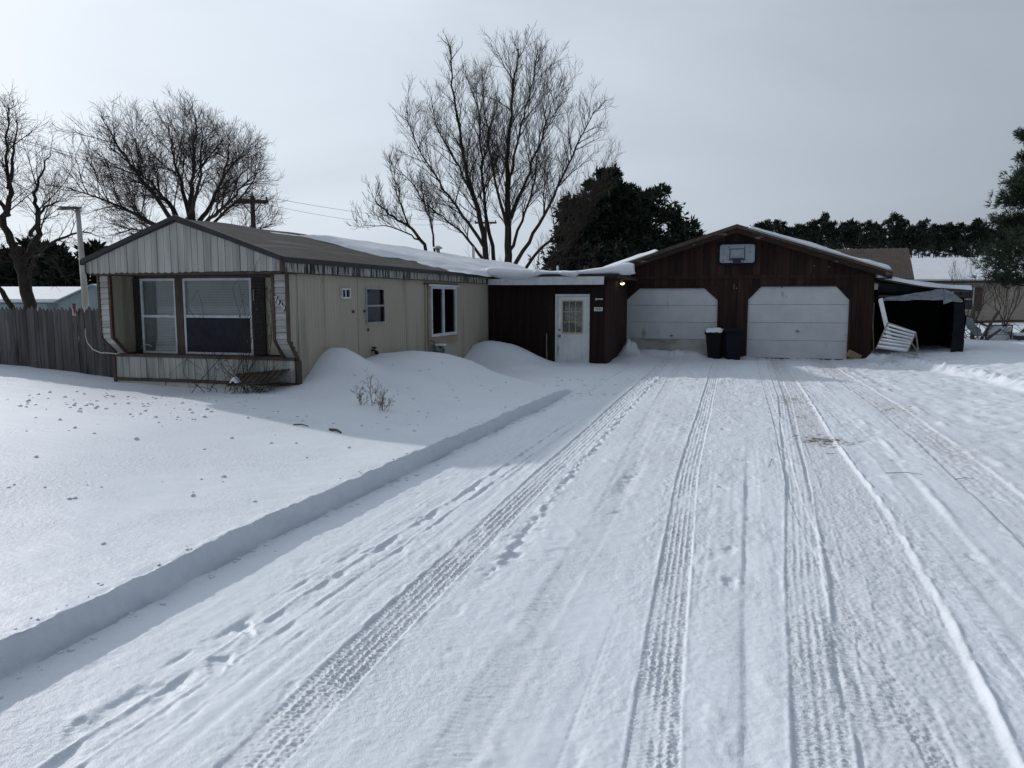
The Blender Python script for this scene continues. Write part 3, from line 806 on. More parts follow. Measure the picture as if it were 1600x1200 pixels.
# window wall of the bay
WY = 10.72
MB().box(-9.73, -9.60, WY, WY + .04, .86, 2.085).box(-9.66, -7.30, WY, WY + .04, 2.09, 2.12).box(-9.66, -7.30, WY, WY + .04, .82, .84).box(-8.895, -8.755, WY, WY + .04, .84, 2.09).box(-7.45, -6.78, WY, WY + .04, .86, 2.12).build('bay_wall', 'tan_metal', mh)
MB().box(-9.66, -6.9, WY - .03, WY - .002, 2.085, 2.122).build('header_trim', 'brown_trim', mh)
MB().box(-8.895, -8.755, WY - .05, WY - .002, .845, 2.083).build('bay_post', 'brown_trim', mh)
MB().box(-9.90, -6.52, 10.385, 10.74, .80, .845).build('sill', 'brown_trim', mh)

def window(parent, o, ex, wd, z0, z1, layout, frame, fw=.035, depth=.05, inner='blind', name='window'):
    """window unit in plane through o along unit vector ex, facing outward n = ex x up (to the right-hand side)."""
    ex = Vector(ex); n = Vector((ex.y, -ex.x, 0))        # outward
    o = Vector(o)
    M = Matrix((ex, n, Vector((0, 0, 1)))).transposed()   # local (u, out, z)
    def B(u0, u1, d0, d1, a, b):
        c = Vector(((u0 + u1) / 2, (d0 + d1) / 2, (a + b) / 2))
        return (o + M @ c, (u1 - u0, d1 - d0, b - a), M)
    wroot = MB().obox(*B(0, wd, -.01, depth, z1 - fw, z1)).obox(*B(0, wd, -.01, depth, z0, z0 + fw)).obox(*B(0, fw, -.01, depth, z0 + fw, z1 - fw)).obox(*B(wd - fw, wd, -.01, depth, z0 + fw, z1 - fw)).build(name, frame, parent)
    panes = []
    if layout == 'hung':
        zm = (z0 + z1) / 2
        MB().obox(*B(fw, wd - fw, .004, depth - .006, zm - fw * .55, zm + fw * .55)).build('rail', frame, wroot)
        panes = [(fw, wd - fw, zm + fw * .55, z1 - fw, .012), (fw, wd - fw, z0 + fw, zm - fw * .55, .022)]
    elif layout == 'slide':
        um = wd * .48
        MB().obox(*B(um - fw * .6, um + fw * .6, .004, depth - .006, z0 + fw, z1 - fw)).build('rail', frame, wroot)
        panes = [(fw, um - fw * .6, z0 + fw, z1 - fw, .012), (um + fw * .6, wd - fw, z0 + fw, z1 - fw, .02)]
    for u0, u1, a, b, d in panes:
        MB().obox(*B(u0, u1, d, d + .004, a, b)).build('pane', 'glass', wroot)
    if inner == 'blind':
        m = MB(); k = int((z1 - z0 - .06) / .026)
        tl = Matrix.Rotation(R(62), 3, 'X')
        for j in range(k):
            zc = z1 - .04 - j * .026
            m.obox(o + M @ Vector((wd / 2 + .004, -.022 + .003 * math.sin(j), zc)), (wd - .05, .026, .0015), M @ tl)
        m.build('blind', 'blind', wroot)
    elif inner == 'curtain':
        m = MB(); k = 26
        V = []; F = []
        for j in range(k + 1):
            u = wd * .05 + wd * .9 * j / k
            d = -.08 - .02 * math.sin(j * 1.9)
            V += [o + M @ Vector((u, d, z0)), o + M @ Vector((u, d, z1))]
            if j: F.append((2 * j - 2, 2 * j, 2 * j + 1, 2 * j - 1))
        m.add(V, F).build('curtain', 'curtain_dark', wroot)
    return wroot

wl = window(mh, (-9.60, WY, 0), (1, 0, 0), .705, .84, 2.083, 'hung', 'white_frame', .04, .035)
wr = window(mh, (-8.755, WY, 0), (1, 0, 0), 1.305, .84, 2.083, 'hung', 'white_frame', .04, .035)
# dark insect screen in front of the right window's lower pane
MB().box(-8.716, -7.489, WY - .034, WY - .030, .879, 1.441).build('insect_screen', 'screen_mesh', wr)
for x0, x1 in ((-9.735, -9.603), (-7.445, -7.215)):
    m = MB().box(x0, x1, WY - .045, WY - .003, .86, 2.08)
    sh = m.build('shutter', 'shutter', mh)
    mm = MB()
    for j in range(22):
        zc = .93 + j * .051
        mm.obox(((x0 + x1) / 2, WY - .048, zc), (x1 - x0 - .05 if x1 - x0 > .1 else .03, .012, .03), Matrix.Rotation(R(25), 3, 'X'))
    mm.build('louvre', 'shutter', sh)
MB().box(-7.40, -7.385, WY - .068, WY - .056, 1.72, 1.90).build('shutter_chip', 'pale_wood', mh)
# skirting boards under the bay
x = -9.90
while x < -6.53:
    wd = min(rng.uniform(.10, .14), -6.52 - x)
    yy = 10.40 + rng.uniform(-.004, .004)
    MB().box(x + .003, x + wd - .003, yy, yy + .02, .455 + rng.uniform(-.004, .004), .80).build('skirt_board', 'gable_board', mh)
    x += wd
MB().box(-9.90, -6.50, 10.425, 10.45, .40, .799).build('skirt_backing', 'brown_trim', mh)
MB().box(-9.94, -6.48, 10.375, 10.398, .405, .452).build('base_trim', 'brown_trim', mh)
for x0, x1 in ((-9.92, -8.94), (-8.93, -7.7), (-7.69, -6.48)):
    MB().box(x0 + .004, x1 - .004, 10.40, 10.422, -.05, .40).build('base_panel', 'skirt_panel', mh)
for xx in (-9.945, -6.478):
    MB().box(xx, xx + .045, 10.37, 10.45, .1, .80).build('corner_trim', 'brown_trim', mh)

# long side wall with openings, ribbed sheet
def rib_sheet(m, y0, y1, z0, z1, x, pitch, d):
    n = max(1, int((y1 - y0) / (pitch / 2)))
    st = [y0 + (y1 - y0) * j / n for j in range(n + 1)]
    V = []; F = []
    for j, yy in enumerate(st):
        xx = x + (d if j % 2 else 0)
        V += [(xx, yy, z0), (xx, yy, z1)]
        if j: F.append((2 * j - 2, 2 * j, 2 * j + 1, 2 * j - 1))
    k = len(V)
    m.add(V, F)
HOLES = [(11.80, 12.10, 1.75, 1.93), (12.70, 13.46, 1.29, 1.95), (15.74, 17.32, .90, 2.03)]
def side_wall(y0, y1, pitch, d, name):
    m = MB()
    cuts = sorted({y0, y1} | {c for h in HOLES for c in h[:2] if y0 < c < y1})
    for a, b in zip(cuts, cuts[1:]):
        hs = [h for h in HOLES if h[0] <= a + 1e-6 and h[1] >= b - 1e-6]
        if hs:
            rib_sheet(m, a, b, -.1, hs[0][2], MX1 - .012, pitch, d); rib_sheet(m, a, b, hs[0][3], 2.14, MX1 - .012, pitch, d)
        else:
            rib_sheet(m, a, b, -.1, 2.14, MX1 - .012, pitch, d)
    m.build(name, 'tan_metal', mh)
side_wall(10.47, 12.42, .10, .006, 'side_panel')
side_wall(12.425, 15.3, .10, .006, 'side_panel')
side_wall(15.305, 17.45, .10, .006, 'side_panel')
side_wall(17.455, 19.86, .075, .012, 'side_panel')
MB().box(MX1 - .012, MX1 - .002, 12.412, 12.433, .1, 2.13).build('seam_strip', 'tan_metal', mh)
# other walls close the inside
MB().box(MX0, MX0 + .05, 10.76, MY1, -.1, 2.34).build('rear_wall', 'tan_metal', mh)
MB().box(MX0 + .05, MX1 - .02, MY1 - .05, MY1, -.1, 2.34).build('end_wall', 'tan_metal', mh)
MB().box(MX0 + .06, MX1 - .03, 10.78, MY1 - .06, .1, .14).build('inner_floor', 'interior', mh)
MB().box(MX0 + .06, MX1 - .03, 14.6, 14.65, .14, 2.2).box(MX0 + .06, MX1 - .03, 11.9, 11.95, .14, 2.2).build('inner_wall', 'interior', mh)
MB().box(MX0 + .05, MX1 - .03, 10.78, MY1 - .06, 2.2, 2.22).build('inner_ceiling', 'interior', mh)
MB().box(MX1 - .05, MX1 - .018, 19.9, MY1 - .06, -.1, 2.34).build('side_wall_hidden', 'tan_metal', mh)
# small slider vent window, hung window, big slider
window(mh, (MX1 - .004, 11.80, 0), (0, 1, 0), .30, 1.75, 1.93, 'slide', 'white_frame', .03, .03, 'curtain', 'vent_window')
window(mh, (MX1 - .004, 12.70, 0), (0, 1, 0), .76, 1.29, 1.95, 'hung', 'alu_frame', .03, .025, 'none')
w3 = window(mh, (MX1 - .004, 15.74, 0), (0, 1, 0), 1.58, .90, 2.03, 'slide', 'white_frame', .065, .05, 'none')
MB().box(MX1 + .0, MX1 + .018, 15.62, 17.44, .73, .895).build('sill_board', 'plywood', mh)
MB().box(MX1 + .0, MX1 + .016, 15.62, 15.735, .90, 2.05).build('side_board', 'plywood', mh)
MB().box(MX1 + .0, MX1 + .016, 17.325, 17.42, .90, 2.05).build('side_board', 'plywood', mh)
MB().box(MX1 + .0, MX1 + .045, 15.42, 17.46, 2.055, 2.085).build('head_flashing', 'dark_metal', mh)
MB().box(MX1 + .05, MX1 + .075, 15.55, 17.40, 2.02, 2.06).build('head_board', 'white_frame', mh)
MB().box(MX1 - .001, MX1 + .03, 15.46, 15.50, .45, 2.05).build('down_pipe', 'tan_metal', mh)
MB().box(MX1 - .01, MX1 + .01, 16.3, 19.86, .18, .24).build('bottom_trim', 'brown_trim', mh)
# small fixings on the wall
for yy, zz in ((12.2, 1.5), (12.62, 1.5), (12.75, 1.16)):
    MB().box(MX1, MX1 + .02, yy, yy + .035, zz, zz + .05).build('wall_clip', 'dark_metal', mh)
# house number on the right wing
for ch, px, pz in (('7', -6.685, 1.745), ('9', -6.645, 1.70), ('4', -6.60, 1.655), ('9', -6.555, 1.61)):
    me = text_mesh('house_digit', ch, .105, 'white_mark')
    o = bpy.data.objects.new('house_digit', me); COL.objects.link(o); o.parent = mh
    o.rotation_euler = (R(90), 0, 0); o.location = (px, 10.188, pz)
    o = bpy.data.objects.new('digit_edge', text_mesh('digit_edge', ch, .125, 'black_trim')); COL.objects.link(o); o.parent = mh  # larger black copy set off behind: dark outline plus a shadow given as colour
    o.rotation_euler = (R(90), 0, 0); o.location = (px + .012, 10.197, pz - .008)
# roof vents
def roof_pipe(name, label, x, y, z0, z1, r, cap, mt='white_frame'):
    t = thing(name, label, 'vent', (x, y, z0))
    MB().lathe((0, 0, 0), [(r * 1.6, -.08), (r * 1.6, .02), (r, .03), (r, z1 - z0)], 12).build('pipe', mt, t, True)
    if cap: MB().lathe((0, 0, z1 - z0), [(r * .9, 0), (r * 2.2, .02), (r * 2.2, .05), (r * .6, .10)], 12).build('cap', mt, t, True)
roof_pipe('roof_vent', 'small grey roof vent with cap on the mobile home ridge', -8.2, 20.6, 3.0, 3.13, .06, True, 'alu_frame')
roof_pipe('vent_pipe', 'plain white vent pipe on the mobile home ridge', -8.15, 23.5, 2.98, 3.38, .055, False)

# ------------------------------------------------------------------ breezeway
bw = thing('breezeway', 'low dark brown breezeway joining mobile home and garage', 'breezeway', (0, 0, 0))
BY = 19.9
DX0, DX1, DZ = -4.605, -3.69, 1.86
x = -6.46
while x < -3.26:
    wd = .2
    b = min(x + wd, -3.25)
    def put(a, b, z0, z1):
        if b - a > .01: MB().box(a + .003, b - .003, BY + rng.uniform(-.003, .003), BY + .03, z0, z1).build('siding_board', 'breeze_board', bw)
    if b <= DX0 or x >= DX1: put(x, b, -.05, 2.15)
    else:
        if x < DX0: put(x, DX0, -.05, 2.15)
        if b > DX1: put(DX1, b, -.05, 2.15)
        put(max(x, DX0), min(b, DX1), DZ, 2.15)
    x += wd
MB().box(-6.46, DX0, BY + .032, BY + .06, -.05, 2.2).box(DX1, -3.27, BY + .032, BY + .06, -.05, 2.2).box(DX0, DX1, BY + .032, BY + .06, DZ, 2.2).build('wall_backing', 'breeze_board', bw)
# return wall to the garage
y = BY + .035
while y < 23.75:
    wd = min(.2, 23.76 - y)
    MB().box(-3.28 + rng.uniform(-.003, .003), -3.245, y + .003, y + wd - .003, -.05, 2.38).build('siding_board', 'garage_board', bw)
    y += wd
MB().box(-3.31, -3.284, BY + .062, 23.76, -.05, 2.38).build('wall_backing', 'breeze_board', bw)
MB().box(-3.29, -3.235, BY - .02, BY + .033, -.05, 2.12).build('corner_post', 'garage_board', bw)
# fascia and roof deck
MB().box(-6.40, -6.05, BY - .245, BY - .22, 2.105, 2.26).build('fascia_board', 'white_frame', bw)
MB().box(-6.045, -3.29, BY - .245, BY - .22, 2.10, 2.31).build('fascia_board', 'white_frame', bw)
MB().box(-6.40, -3.30, BY - .215, BY + .03, 2.15, 2.20).build('soffit', 'breeze_board', bw)
MB().box(-6.44, -2.90, BY - .24, 27.5, 2.315, 2.36).build('roof_deck', 'black_trim', bw)
MB().box(-2.93, -2.90, BY - .24, 23.5, 2.27, 2.314).build('eave_trim', 'brown_trim', bw)
MB().box(-3.24, -2.94, BY - .2, 23.5, 2.27, 2.312).build('eave_soffit', 'garage_board', bw)
# entry door
dr = MB().box(DX0 + .055, DX1 - .055, BY - .005, BY + .03, .03, 1.80).build('door', 'panel_door', bw)
MB().box(DX0, DX0 + .05, BY - .03, BY + .035, -.02, DZ).box(DX1 - .05, DX1, BY - .03, BY + .035, -.02, DZ).box(DX0 + .05, DX1 - .05, BY - .03, BY + .035, 1.805, DZ).build('door_frame', 'white_frame', bw)
MB().box(DX0 + .05, DX1 - .05, BY - .04, BY + .03, -.03, .025).build('threshold', 'dark_metal', bw)
gx0, gx1, gz0, gz1 = -4.40, -3.89, .86, 1.67
MB().box(gx0 - .03, gx1 + .03, BY - .022, BY - .006, gz1, gz1 + .03).box(gx0 - .03, gx1 + .03, BY - .022, BY - .006, gz0 - .03, gz0).box(gx0 - .03, gx0, BY - .022, BY - .006, gz0, gz1).box(gx1, gx1 + .03, BY - .022, BY - .006, gz0, gz1).build('window_frame', 'yellow_trim', dr)
for j in (1, 2):
    xx = gx0 + (gx1 - gx0) * j / 3
    MB().box(xx - .008, xx + .008, BY - .020, BY - .0125, gz0, gz1).build('muntin', 'yellow_trim', dr)
    zz = gz0 + (gz1 - gz0) * j / 3
    MB().box(gx0, gx1, BY - .0222, BY - .014, zz - .008, zz + .008).build('muntin', 'yellow_trim', dr)
for j in range(3):
    for k in range(3):
        MB().box(gx0 + (gx1 - gx0) * j / 3 + .008, gx0 + (gx1 - gx0) * (j + 1) / 3 - .008, BY - .0115, BY - .009, gz0 + (gz1 - gz0) * k / 3 + .008, gz0 + (gz1 - gz0) * (k + 1) / 3 - .008).build('pane', 'glass', dr)
MB().box(gx0, gx1, BY - .008, BY - .0055, gz0, gz1).build('lace_curtain', 'lace', dr)
MB().box(gx0 + .0, gx1 - .0, BY - .014, BY - .006, .66, .675).box(gx0, gx1, BY - .014, BY - .006, .12, .135).box(gx0, gx0 + .015, BY - .014, BY - .006, .135, .66).box(gx1 - .015, gx1, BY - .014, BY - .006, .135, .66).build('panel_moulding', 'panel_door', dr)
MB().lathe((DX0 + .115, BY - .006, .76), [(.035, 0), (.035, -.012), (.016, -.02), (.03, -.045), (.034, -.06), (.02, -.075)], 12, 'y').build('knob', 'brass', dr, True)
MB().lathe((DX0 + .115, BY - .006, .92), [(.03, 0), (.03, -.018), (.022, -.024)], 12, 'y').build('deadbolt', 'brass', dr, True)
# signs by the door
sg = thing('number_plate', 'small white number plate right of the entry door', 'sign', (-3.46, BY - .012, 1.47))
MB().box(-.11, .11, -.008, .0, -.05, .05).build('plate', 'white_mark', sg)
me = text_mesh('digits', '7949', .085, 'navy_paint')
o = bpy.data.objects.new('digits', me); COL.objects.link(o); o.parent = sg; o.rotation_euler = (R(90), 0, 0); o.location = (0, -.011, -.002)
sg = thing('name_sign', 'tiny cut out white name sign above the number plate', 'sign', (-3.445, BY - .012, 1.725))
m = MB()
for j, hh in enumerate((.05, .045, .03, .02, .035, .042, .036)):
    m.box(-.095 + j * .028, -.095 + j * .028 + .020, -.008, 0, .025 - hh, .025)
m.box(-.095, .095, -.007, -.001, -.006, .006)
m.build('letters', 'white_mark', sg)
# outdoor lamp on the return wall, one bulb lit
lp = thing('flood_lamp', 'twin outdoor lamp with one lit bulb under the breezeway eave', 'lamp', (-3.243, 21.75, 2.29))
MB().lathe((0, 0, 0), [(.055, 0), (.055, .02), (.03, .035)], 12, 'x').build('base', 'dark_metal', lp)
MB().tube([(.03, 0, 0), (.09, .03, -.03), (.12, .05, -.045)], .014).tube([(.03, 0, 0), (.09, -.10, .0), (.11, -.14, -.02)], .014).build('arm', 'dark_metal', lp)
MB().lathe((.12, .05, -.05), [(.03, .02), (.04, -.01), (.055, -.05)], 12).build('bulb_holder', 'dark_metal', lp, True)
MB().lathe((.12, .05, -.10), [(.045, 0), (.058, -.02), (.05, -.05), (.02, -.065)], 12).build('lit_bulb', 'bulb_glow', lp, True)
MB().lathe((.12, -.16, -.02), [(.02, .02), (.045, -.02), (.06, -.08), (.05, -.10)], 12).build('dark_bulb', 'alu_frame', lp, True)

# leaning stick
st = MB().tube([(-4.79, BY - .16, .10), (-4.82, BY - .10, .45), (-4.835, BY - .035, .82)], .012).build('leaning_stick', 'pale_wood')
tag(st, 'thin pale stick leaning on the brown wall left of the door', 'stick')

# ------------------------------------------------------------------ garage
ga = thing('garage', 'dark red brown two car garage with gable roof', 'garage', (0, 0, 0))
GY = 23.8
GX0, GX1, GP = -3.85, 3.70, -.08
PK, SL = 3.80, .325
def groof(x): return PK - SL * abs(x - GP)
DOORS = [(-3.27, -.56, 2.05, .40, .36), (.31, 3.06, 2.09, .36, .38)]
TR = 2.38
x = -3.24
while x < GX1 - .01:
    b = min(x + .203, GX1)
    cuts = sorted({x, b} | {c for d in DOORS for c in d[:2] if x < c < b})
    for a, c in zip(cuts, cuts[1:]):
        if c - a < .02: continue
        hit = [d for d in DOORS if a >= d[0] - 1e-6 and c <= d[1] + 1e-6]
        z0 = hit[0][2] if hit else -.05
        if a >= -3.235 or hit: MB().box(a + .003, c - .003, GY + rng.uniform(-.003, .003), GY + .03, z0, TR - .03).build('siding_board', 'garage_board', ga)
    x = b
x = GX0
while x < GX1 - .01:
    b = min(x + .203, GX1)
    p = [(x + .003, TR + .03), (b - .003, TR + .03), (b - .003, groof(b - .003) - .03)]
    if x < GP < b: p.append((GP, groof(GP) - .03))
    p.append((x + .003, groof(x + .003) - .03))
    yy = GY - .012 + rng.uniform(-.003, .003)
    MB().prism(p, 'y', yy, yy + .03).build('gable_board', 'garage_board', ga)
    x = b
MB().box(-3.24, GX1 + .004, GY - .028, GY + .02, TR - .055, TR + .055).build('belt_trim', 'garage_board', ga)
for d0, d1, dz, cx, cz in DOORS:
    for s in (0, 1):
        a = d0 if s == 0 else d1; q = 1 if s == 0 else -1
        MB().prism([(a, dz - cz), (a + q * cx, dz + .001), (a, dz + .001)], 'y', GY - .002, GY + .03).build('corner_brace', 'garage_board', ga)
    # casing strips
    m = MB()
    m.box(d0 - .05, d0 - .001, GY - .024, GY - .004, -.04, dz - cz) if d0 > -3 else None
    m.box(d1 + .001, d1 + .05, GY - .024, GY - .004, -.04, dz - cz)
    m.box(d0 + cx, d1 - cx, GY - .024, GY - .004, dz + .001, dz + .05)
    m.build('door_casing', 'garage_board', ga)
    n = 4
    dd = MB().box(d0 - .03, d1 + .03, GY + .075, GY + .09, -.02, dz + .05).build('garage_door', 'door_white', ga)
    for k in range(n):
        z0 = dz * k / n; z1 = dz * (k + 1) / n
        o = MB().box(d0 - .02, d1 + .02, GY + .04 + rng.uniform(0, .003), GY + .074, z0 + .005, z1 - .004).build('door_section', 'door_dirty' if (k == 0 and d0 < 0) else 'door_white', dd, bevel=.004)
    hx = (d0 + d1) / 2 + .02; hz = .62 if d0 < 0 else .92 * .98
    if d0 > 0: hz = .80
    MB().lathe((hx, GY + .038, hz), [(.03, 0), (.03, -.012), (.012, -.016), (.012, -.04)], 10, 'y').obox((hx, GY - .005, hz), (.11, .016, .02), 0.3).build('door_handle', 'steel', dd)
    MB().box(d0 - .02, d1 + .02, GY + .035, GY + .08, -.02, .004).build('bottom_seal', 'black_trim', dd)
for a in (0, 1):
    MB().box(GX0 if a == 0 else GX1 - .04, GX0 + .04 if a == 0 else GX1, GY + .032, 31.0, -.05, groof(GX0) - .04 if a == 0 else groof(GX1) - .04).build('side_wall', 'garage_board', ga)
MB().box(GX0 + .05, GX1 - .05, 30.95, 31.0, -.05, 2.4).build('back_wall', 'garage_board', ga)
MB().box(GX0 + .05, GX1 - .05, GY + .1, 30.9, -.05, -.01).build('inner_floor', 'interior', ga)
MB().prism([(GX0, 2.4), (GX1, 2.4), (GX1, groof(GX1) - .03), (GP, PK - .03), (GX0, groof(GX0) - .03)], 'y', 30.96, 31.0).build('back_gable', 'garage_board', ga)
for ex_ in (GX0 - .36, GX1 + .36):
    p = [(GP, PK), (ex_, groof(ex_)), (ex_, groof(ex_) + .05), (GP, PK + .05)]
    MB().prism(p, 'y', GY - .36, 31.3).build('roof_slope', 'roofing', ga)
    # rake boards
    p = [(GP, PK - .17), (ex_, groof(ex_) - .17), (ex_, groof(ex_) + .045), (GP, PK + .045)]
    MB().prism(p, 'y', GY - .39, GY - .362).build('rake_board', 'rake_board', ga)
    p = [(GP, PK - .03), (ex_, groof(ex_) - .03), (ex_, groof(ex_) + .075), (GP, PK + .075)]
    MB().prism(p, 'y', GY - .412, GY - .392).build('rake_trim', 'brown_trim', ga)
    q = 1 if ex_ > 0 else -1
    MB().box(min(ex_, ex_ - q * .34), max(ex_, ex_ - q * .34), GY - .36, GY - .0, groof(ex_) - .17, groof(ex_) - .14).build('eave_return', 'garage_board', ga)
    p = [(GP, PK - .012), (ex_, groof(ex_) - .012), (ex_, groof(ex_) - .035), (GP, PK - .035)]
    MB().prism(p, 'y', GY - .36, GY - .02).build('rake_soffit', 'garage_board', ga)
    MB().box(min(ex_, ex_ + q * .02), max(ex_, ex_ + q * .02), GY - .38, 31.3, groof(ex_) - .16, groof(ex_) + .03).build('eave_board', 'rake_board', ga)
# hooks and number scraps over the doors
MB().box(-.115, -.10, GY - .035, GY - .01, 2.02, 2.16).build('hook', 'pale_wood', ga)
MB().box(-.05, -.02, GY - .035, GY - .01, 2.03, 2.055).build('hook', 'pale_wood', ga)
for xx, zz in ((2.07, 2.66), (2.45, 2.63), (2.9, 2.72)):
    MB().box(xx, xx + .03, GY - .04, GY - .012, zz, zz + .03).build('nail_plate', 'pale_wood', ga)
MB().box(1.2, 1.26, GY - .045, GY - .026, 2.06, 2.10).build('door_stop', 'dark_metal', ga)

# backboard
bb = thing('basketball_hoop', 'white basketball backboard with dark rim under the garage peak', 'basketball hoop', (-.045, GY - .02, 3.05))
def rrect(hw, hh, r, n=5):
    p = []
    for cx, cz, a0 in ((hw - r, hh - r, 0), (-hw + r, hh - r, 90), (-hw + r, -hh + r, 180), (hw - r, -hh + r, 270)):
        for k in range(n): p.append((cx + r * math.cos(R(a0 + 90 * k / (n - 1))), cz + r * math.sin(R(a0 + 90 * k / (n - 1)))))
    return p
MB().prism(rrect(.555, .33, .09), 'y', -.05, -.01).build('frame', 'black_plastic', bb)
MB().prism(rrect(.49, .265, .07), 'y', -.056, -.0505).build('board', 'backboard', bb)
m = MB()
for a in ((-.22, .22, .125, .145), (-.22, .22, -.145, -.12), (-.22, -.195, -.12, .125), (.195, .22, -.12, .125)): m.box(a[0], a[1], -.060, -.0562, a[2], a[3])
m.build('target_square', 'navy_paint', bb)
for xx, zz in ((-.24, .19), (.2, .19)): MB().lathe((xx, -.056, zz), [(.018, 0), (.014, -.012)], 8, 'y').build('bolt', 'dark_metal', bb)
MB().box(-.11, .11, -.10, -.0605, -.29, -.17).build('bracket', 'navy_paint', bb)
ring = [(math.cos(a) * .23, -.10 - .23 + math.sin(a) * .23, -.185) for a in [2 * math.pi * k / 20 for k in range(21)]]
MB().tube(ring, .011, 6, False).build('rim', 'navy_paint', bb, True)
m = MB()
for k in range(12):
    a = 2 * math.pi * k / 12; a2 = a + .35
    m.tube([(math.cos(a) * .225, -.33 + math.sin(a) * .225, -.19), (math.cos(a2) * .16, -.33 + math.sin(a2) * .16, -.30)], .003, 3)
m.build('net', 'dark_metal', bb)
MB().prism([(-.44, -.21), (-.40, -.20), (-.37, -.22), (-.39, -.235)], 'y', -.060, -.0562).build('printed_mark', 'navy_paint', bb)

# ------------------------------------------------------------------ snow on roofs
def mobile_roof_snow():
    ny, nx = 260, 46
    Y = np.linspace(11.6, 27.9, ny); T = np.linspace(0.015, 1.06, nx)
    Tg, Yg = np.meshgrid(T, Y)
    f = (Yg - 12.6) / 5.6 - Tg * 1.0 + .55 * fbm(Yg * .45, Tg * 2.2, 4, 130) + .05
    f = np.where(Tg < .10, f - .5 * (0.10 - Tg) / .1, f)
    th = .085 * ss(0, .35, f) * (.9 + .5 * fbm(Yg * .7, Tg * 3, 3, 133)) + .03 * ss(16, 20, Yg) * Tg
    th = np.where(f <= 0, -.03, th)
    X = MXC + (MX1 + .07 - MXC) * Tg
    base = RIDGE + .008 + (EAVE - .03 - RIDGE) * np.minimum(Tg, 1.0)
    droop = np.where(Tg > 1.0, (Tg - 1.0) * 2.2, 0)
    ok = (Yg > 17.6)
    Z = base + th - droop * th / .1
    V = np.stack([X, Yg, Z], -1).reshape(-1, 3)
    fl = (f > -.08) & ((Tg <= 1.0) | ok)
    keep = (fl[:-1, :-1] & fl[1:, :-1] & fl[:-1, 1:] & fl[1:, 1:]).ravel()
    me = grid_mesh('roof_snow', V, ny, nx, 'roof_snow', True, keep)
    o = bpy.data.objects.new('roof_snow', me); COL.objects.link(o)
    tag(o, 'thin sheet of snow on the mobile home roof', 'snow', kind='stuff')
mobile_roof_snow()

def breeze_snow():
    xs = np.linspace(-6.75, -2.56, 110)
    top = np.interp(xs, [-6.75, -6.3, -5.9, -5.4, -4.7, -4.0, -3.4, -2.9, -2.7, -2.56], [2.52, 2.58, 2.56, 2.53, 2.46, 2.465, 2.54, 2.64, 2.655, 2.62])
    bot = np.interp(xs, [-6.75, -6.45, -6.1, -5.6, -5.15, -4.9, -4.6, -4.05, -3.9, -3.5, -3.2, -2.95, -2.85, -2.56], [2.44, 2.35, 2.27, 2.22, 2.30, 2.365, 2.365, 2.29, 2.365, 2.365, 2.362, 2.364, 2.34, 2.37])
    prof = []
    for i, x in enumerate(xs):
        t, b = top[i], bot[i]
        nz = .03 * float(fbm(np.array([x * 3.1]), np.array([.5]), 3, 140)[0])
        ov = .10 if b < 2.34 else .02
        yf = BY - .26 - ov + nz
        P = []
        for k in range(14): 
            yb = float(np.interp(x, [-3.4, -3.0, -2.75, -2.56], [27.6, 21.4, 20.5, 20.05]))
            yy = yb - (yb - (yf + .22)) * (k / 13) ** .5
            dr_ = 1.0 if x < -3.4 or k > 3 else (.25, .6, .8, .92)[k]
            P.append((yy, b + (t - b) * dr_ + .10 * ss(24, 27, np.array(yy)) + .02 * float(fbm(np.array([x * 2]), np.array([yy * 1.5]), 3, 142)[0])))
        hgt = t - b
        for a in (70, 45, 20, 0, -25, -60):
            P.append((yf + .16 - .16 * math.cos(R(a)) - 0 * .1, b + hgt * (.5 + .5 * math.sin(R(a))) + (.01 if a == 0 else 0)))
        P.append((yf + .26, b + .002)); P.append((min(yf + .8, yb - .05), b + .004 if b >= 2.36 else 2.363))
        prof.append(P)
    n = len(prof[0])
    V = []
    for i, P in enumerate(prof):
        for k, (yy, zz) in enumerate(P):
            q = .025 * float(vn(np.array([xs[i] * 6.0]), np.array([yy * 6.0 + zz * 9]), 145)[0]) if k >= 12 else 0
            V.append((xs[i] + (q if xs[i] < -2.8 else q * 2.4), yy + q, zz + q * .5))
    me = grid_mesh('roof_snow', np.array(V), len(xs), n, 'roof_snow', True)
    bm = bmesh.new(); bm.from_mesh(me); bm.verts.ensure_lookup_table()
    bm.faces.new([bm.verts[k] for k in range(n)]); bm.faces.new([bm.verts[(len(xs) - 1) * n + k] for k in range(n - 1, -1, -1)])
    bmesh.ops.recalc_face_normals(bm, faces=bm.faces); bm.to_mesh(me); bm.free()
    o = bpy.data.objects.new('roof_snow', me); COL.objects.link(o)
    tag(o, 'thick curling snow drift hanging over the breezeway eave', 'snow', kind='stuff')
breeze_snow()

def garage_snow(name, label, x0, x1, y0, y1, th, seed, thr):
    nx, ny = 70, 46
    Xg, Yg = np.meshgrid(np.linspace(x0, x1, nx), np.linspace(y0, y1, ny))
    e = np.minimum(np.minimum(Yg - y0, .3) / .06, 1)
    ed = np.minimum(np.abs(Xg - x0), np.abs(x1 - Xg)) / .12
    t = th * np.clip(e, 0, 1) * np.clip(ed, 0, 1) ** .5 * (.8 + .5 * fbm(Xg * 1.2, Yg * 1.2, 3, seed)) + thr * fbm(Xg * .8, Yg * 1.5, 3, seed + 3)
    Z = PK + .052 - SL * np.abs(Xg - GP) + t - .006
    me = grid_mesh(name, np.stack([Xg, Yg, Z], -1).reshape(-1, 3), ny, nx, 'roof_snow')
    o = bpy.data.objects.new(name, me); COL.objects.link(o)
    tag(o, label, 'snow', kind='stuff')
garage_snow('roof_snow', 'even layer of snow on the right slope of the garage roof', .2, GX1 + .40, GY - .435, 31.2, .155, 150, .015)
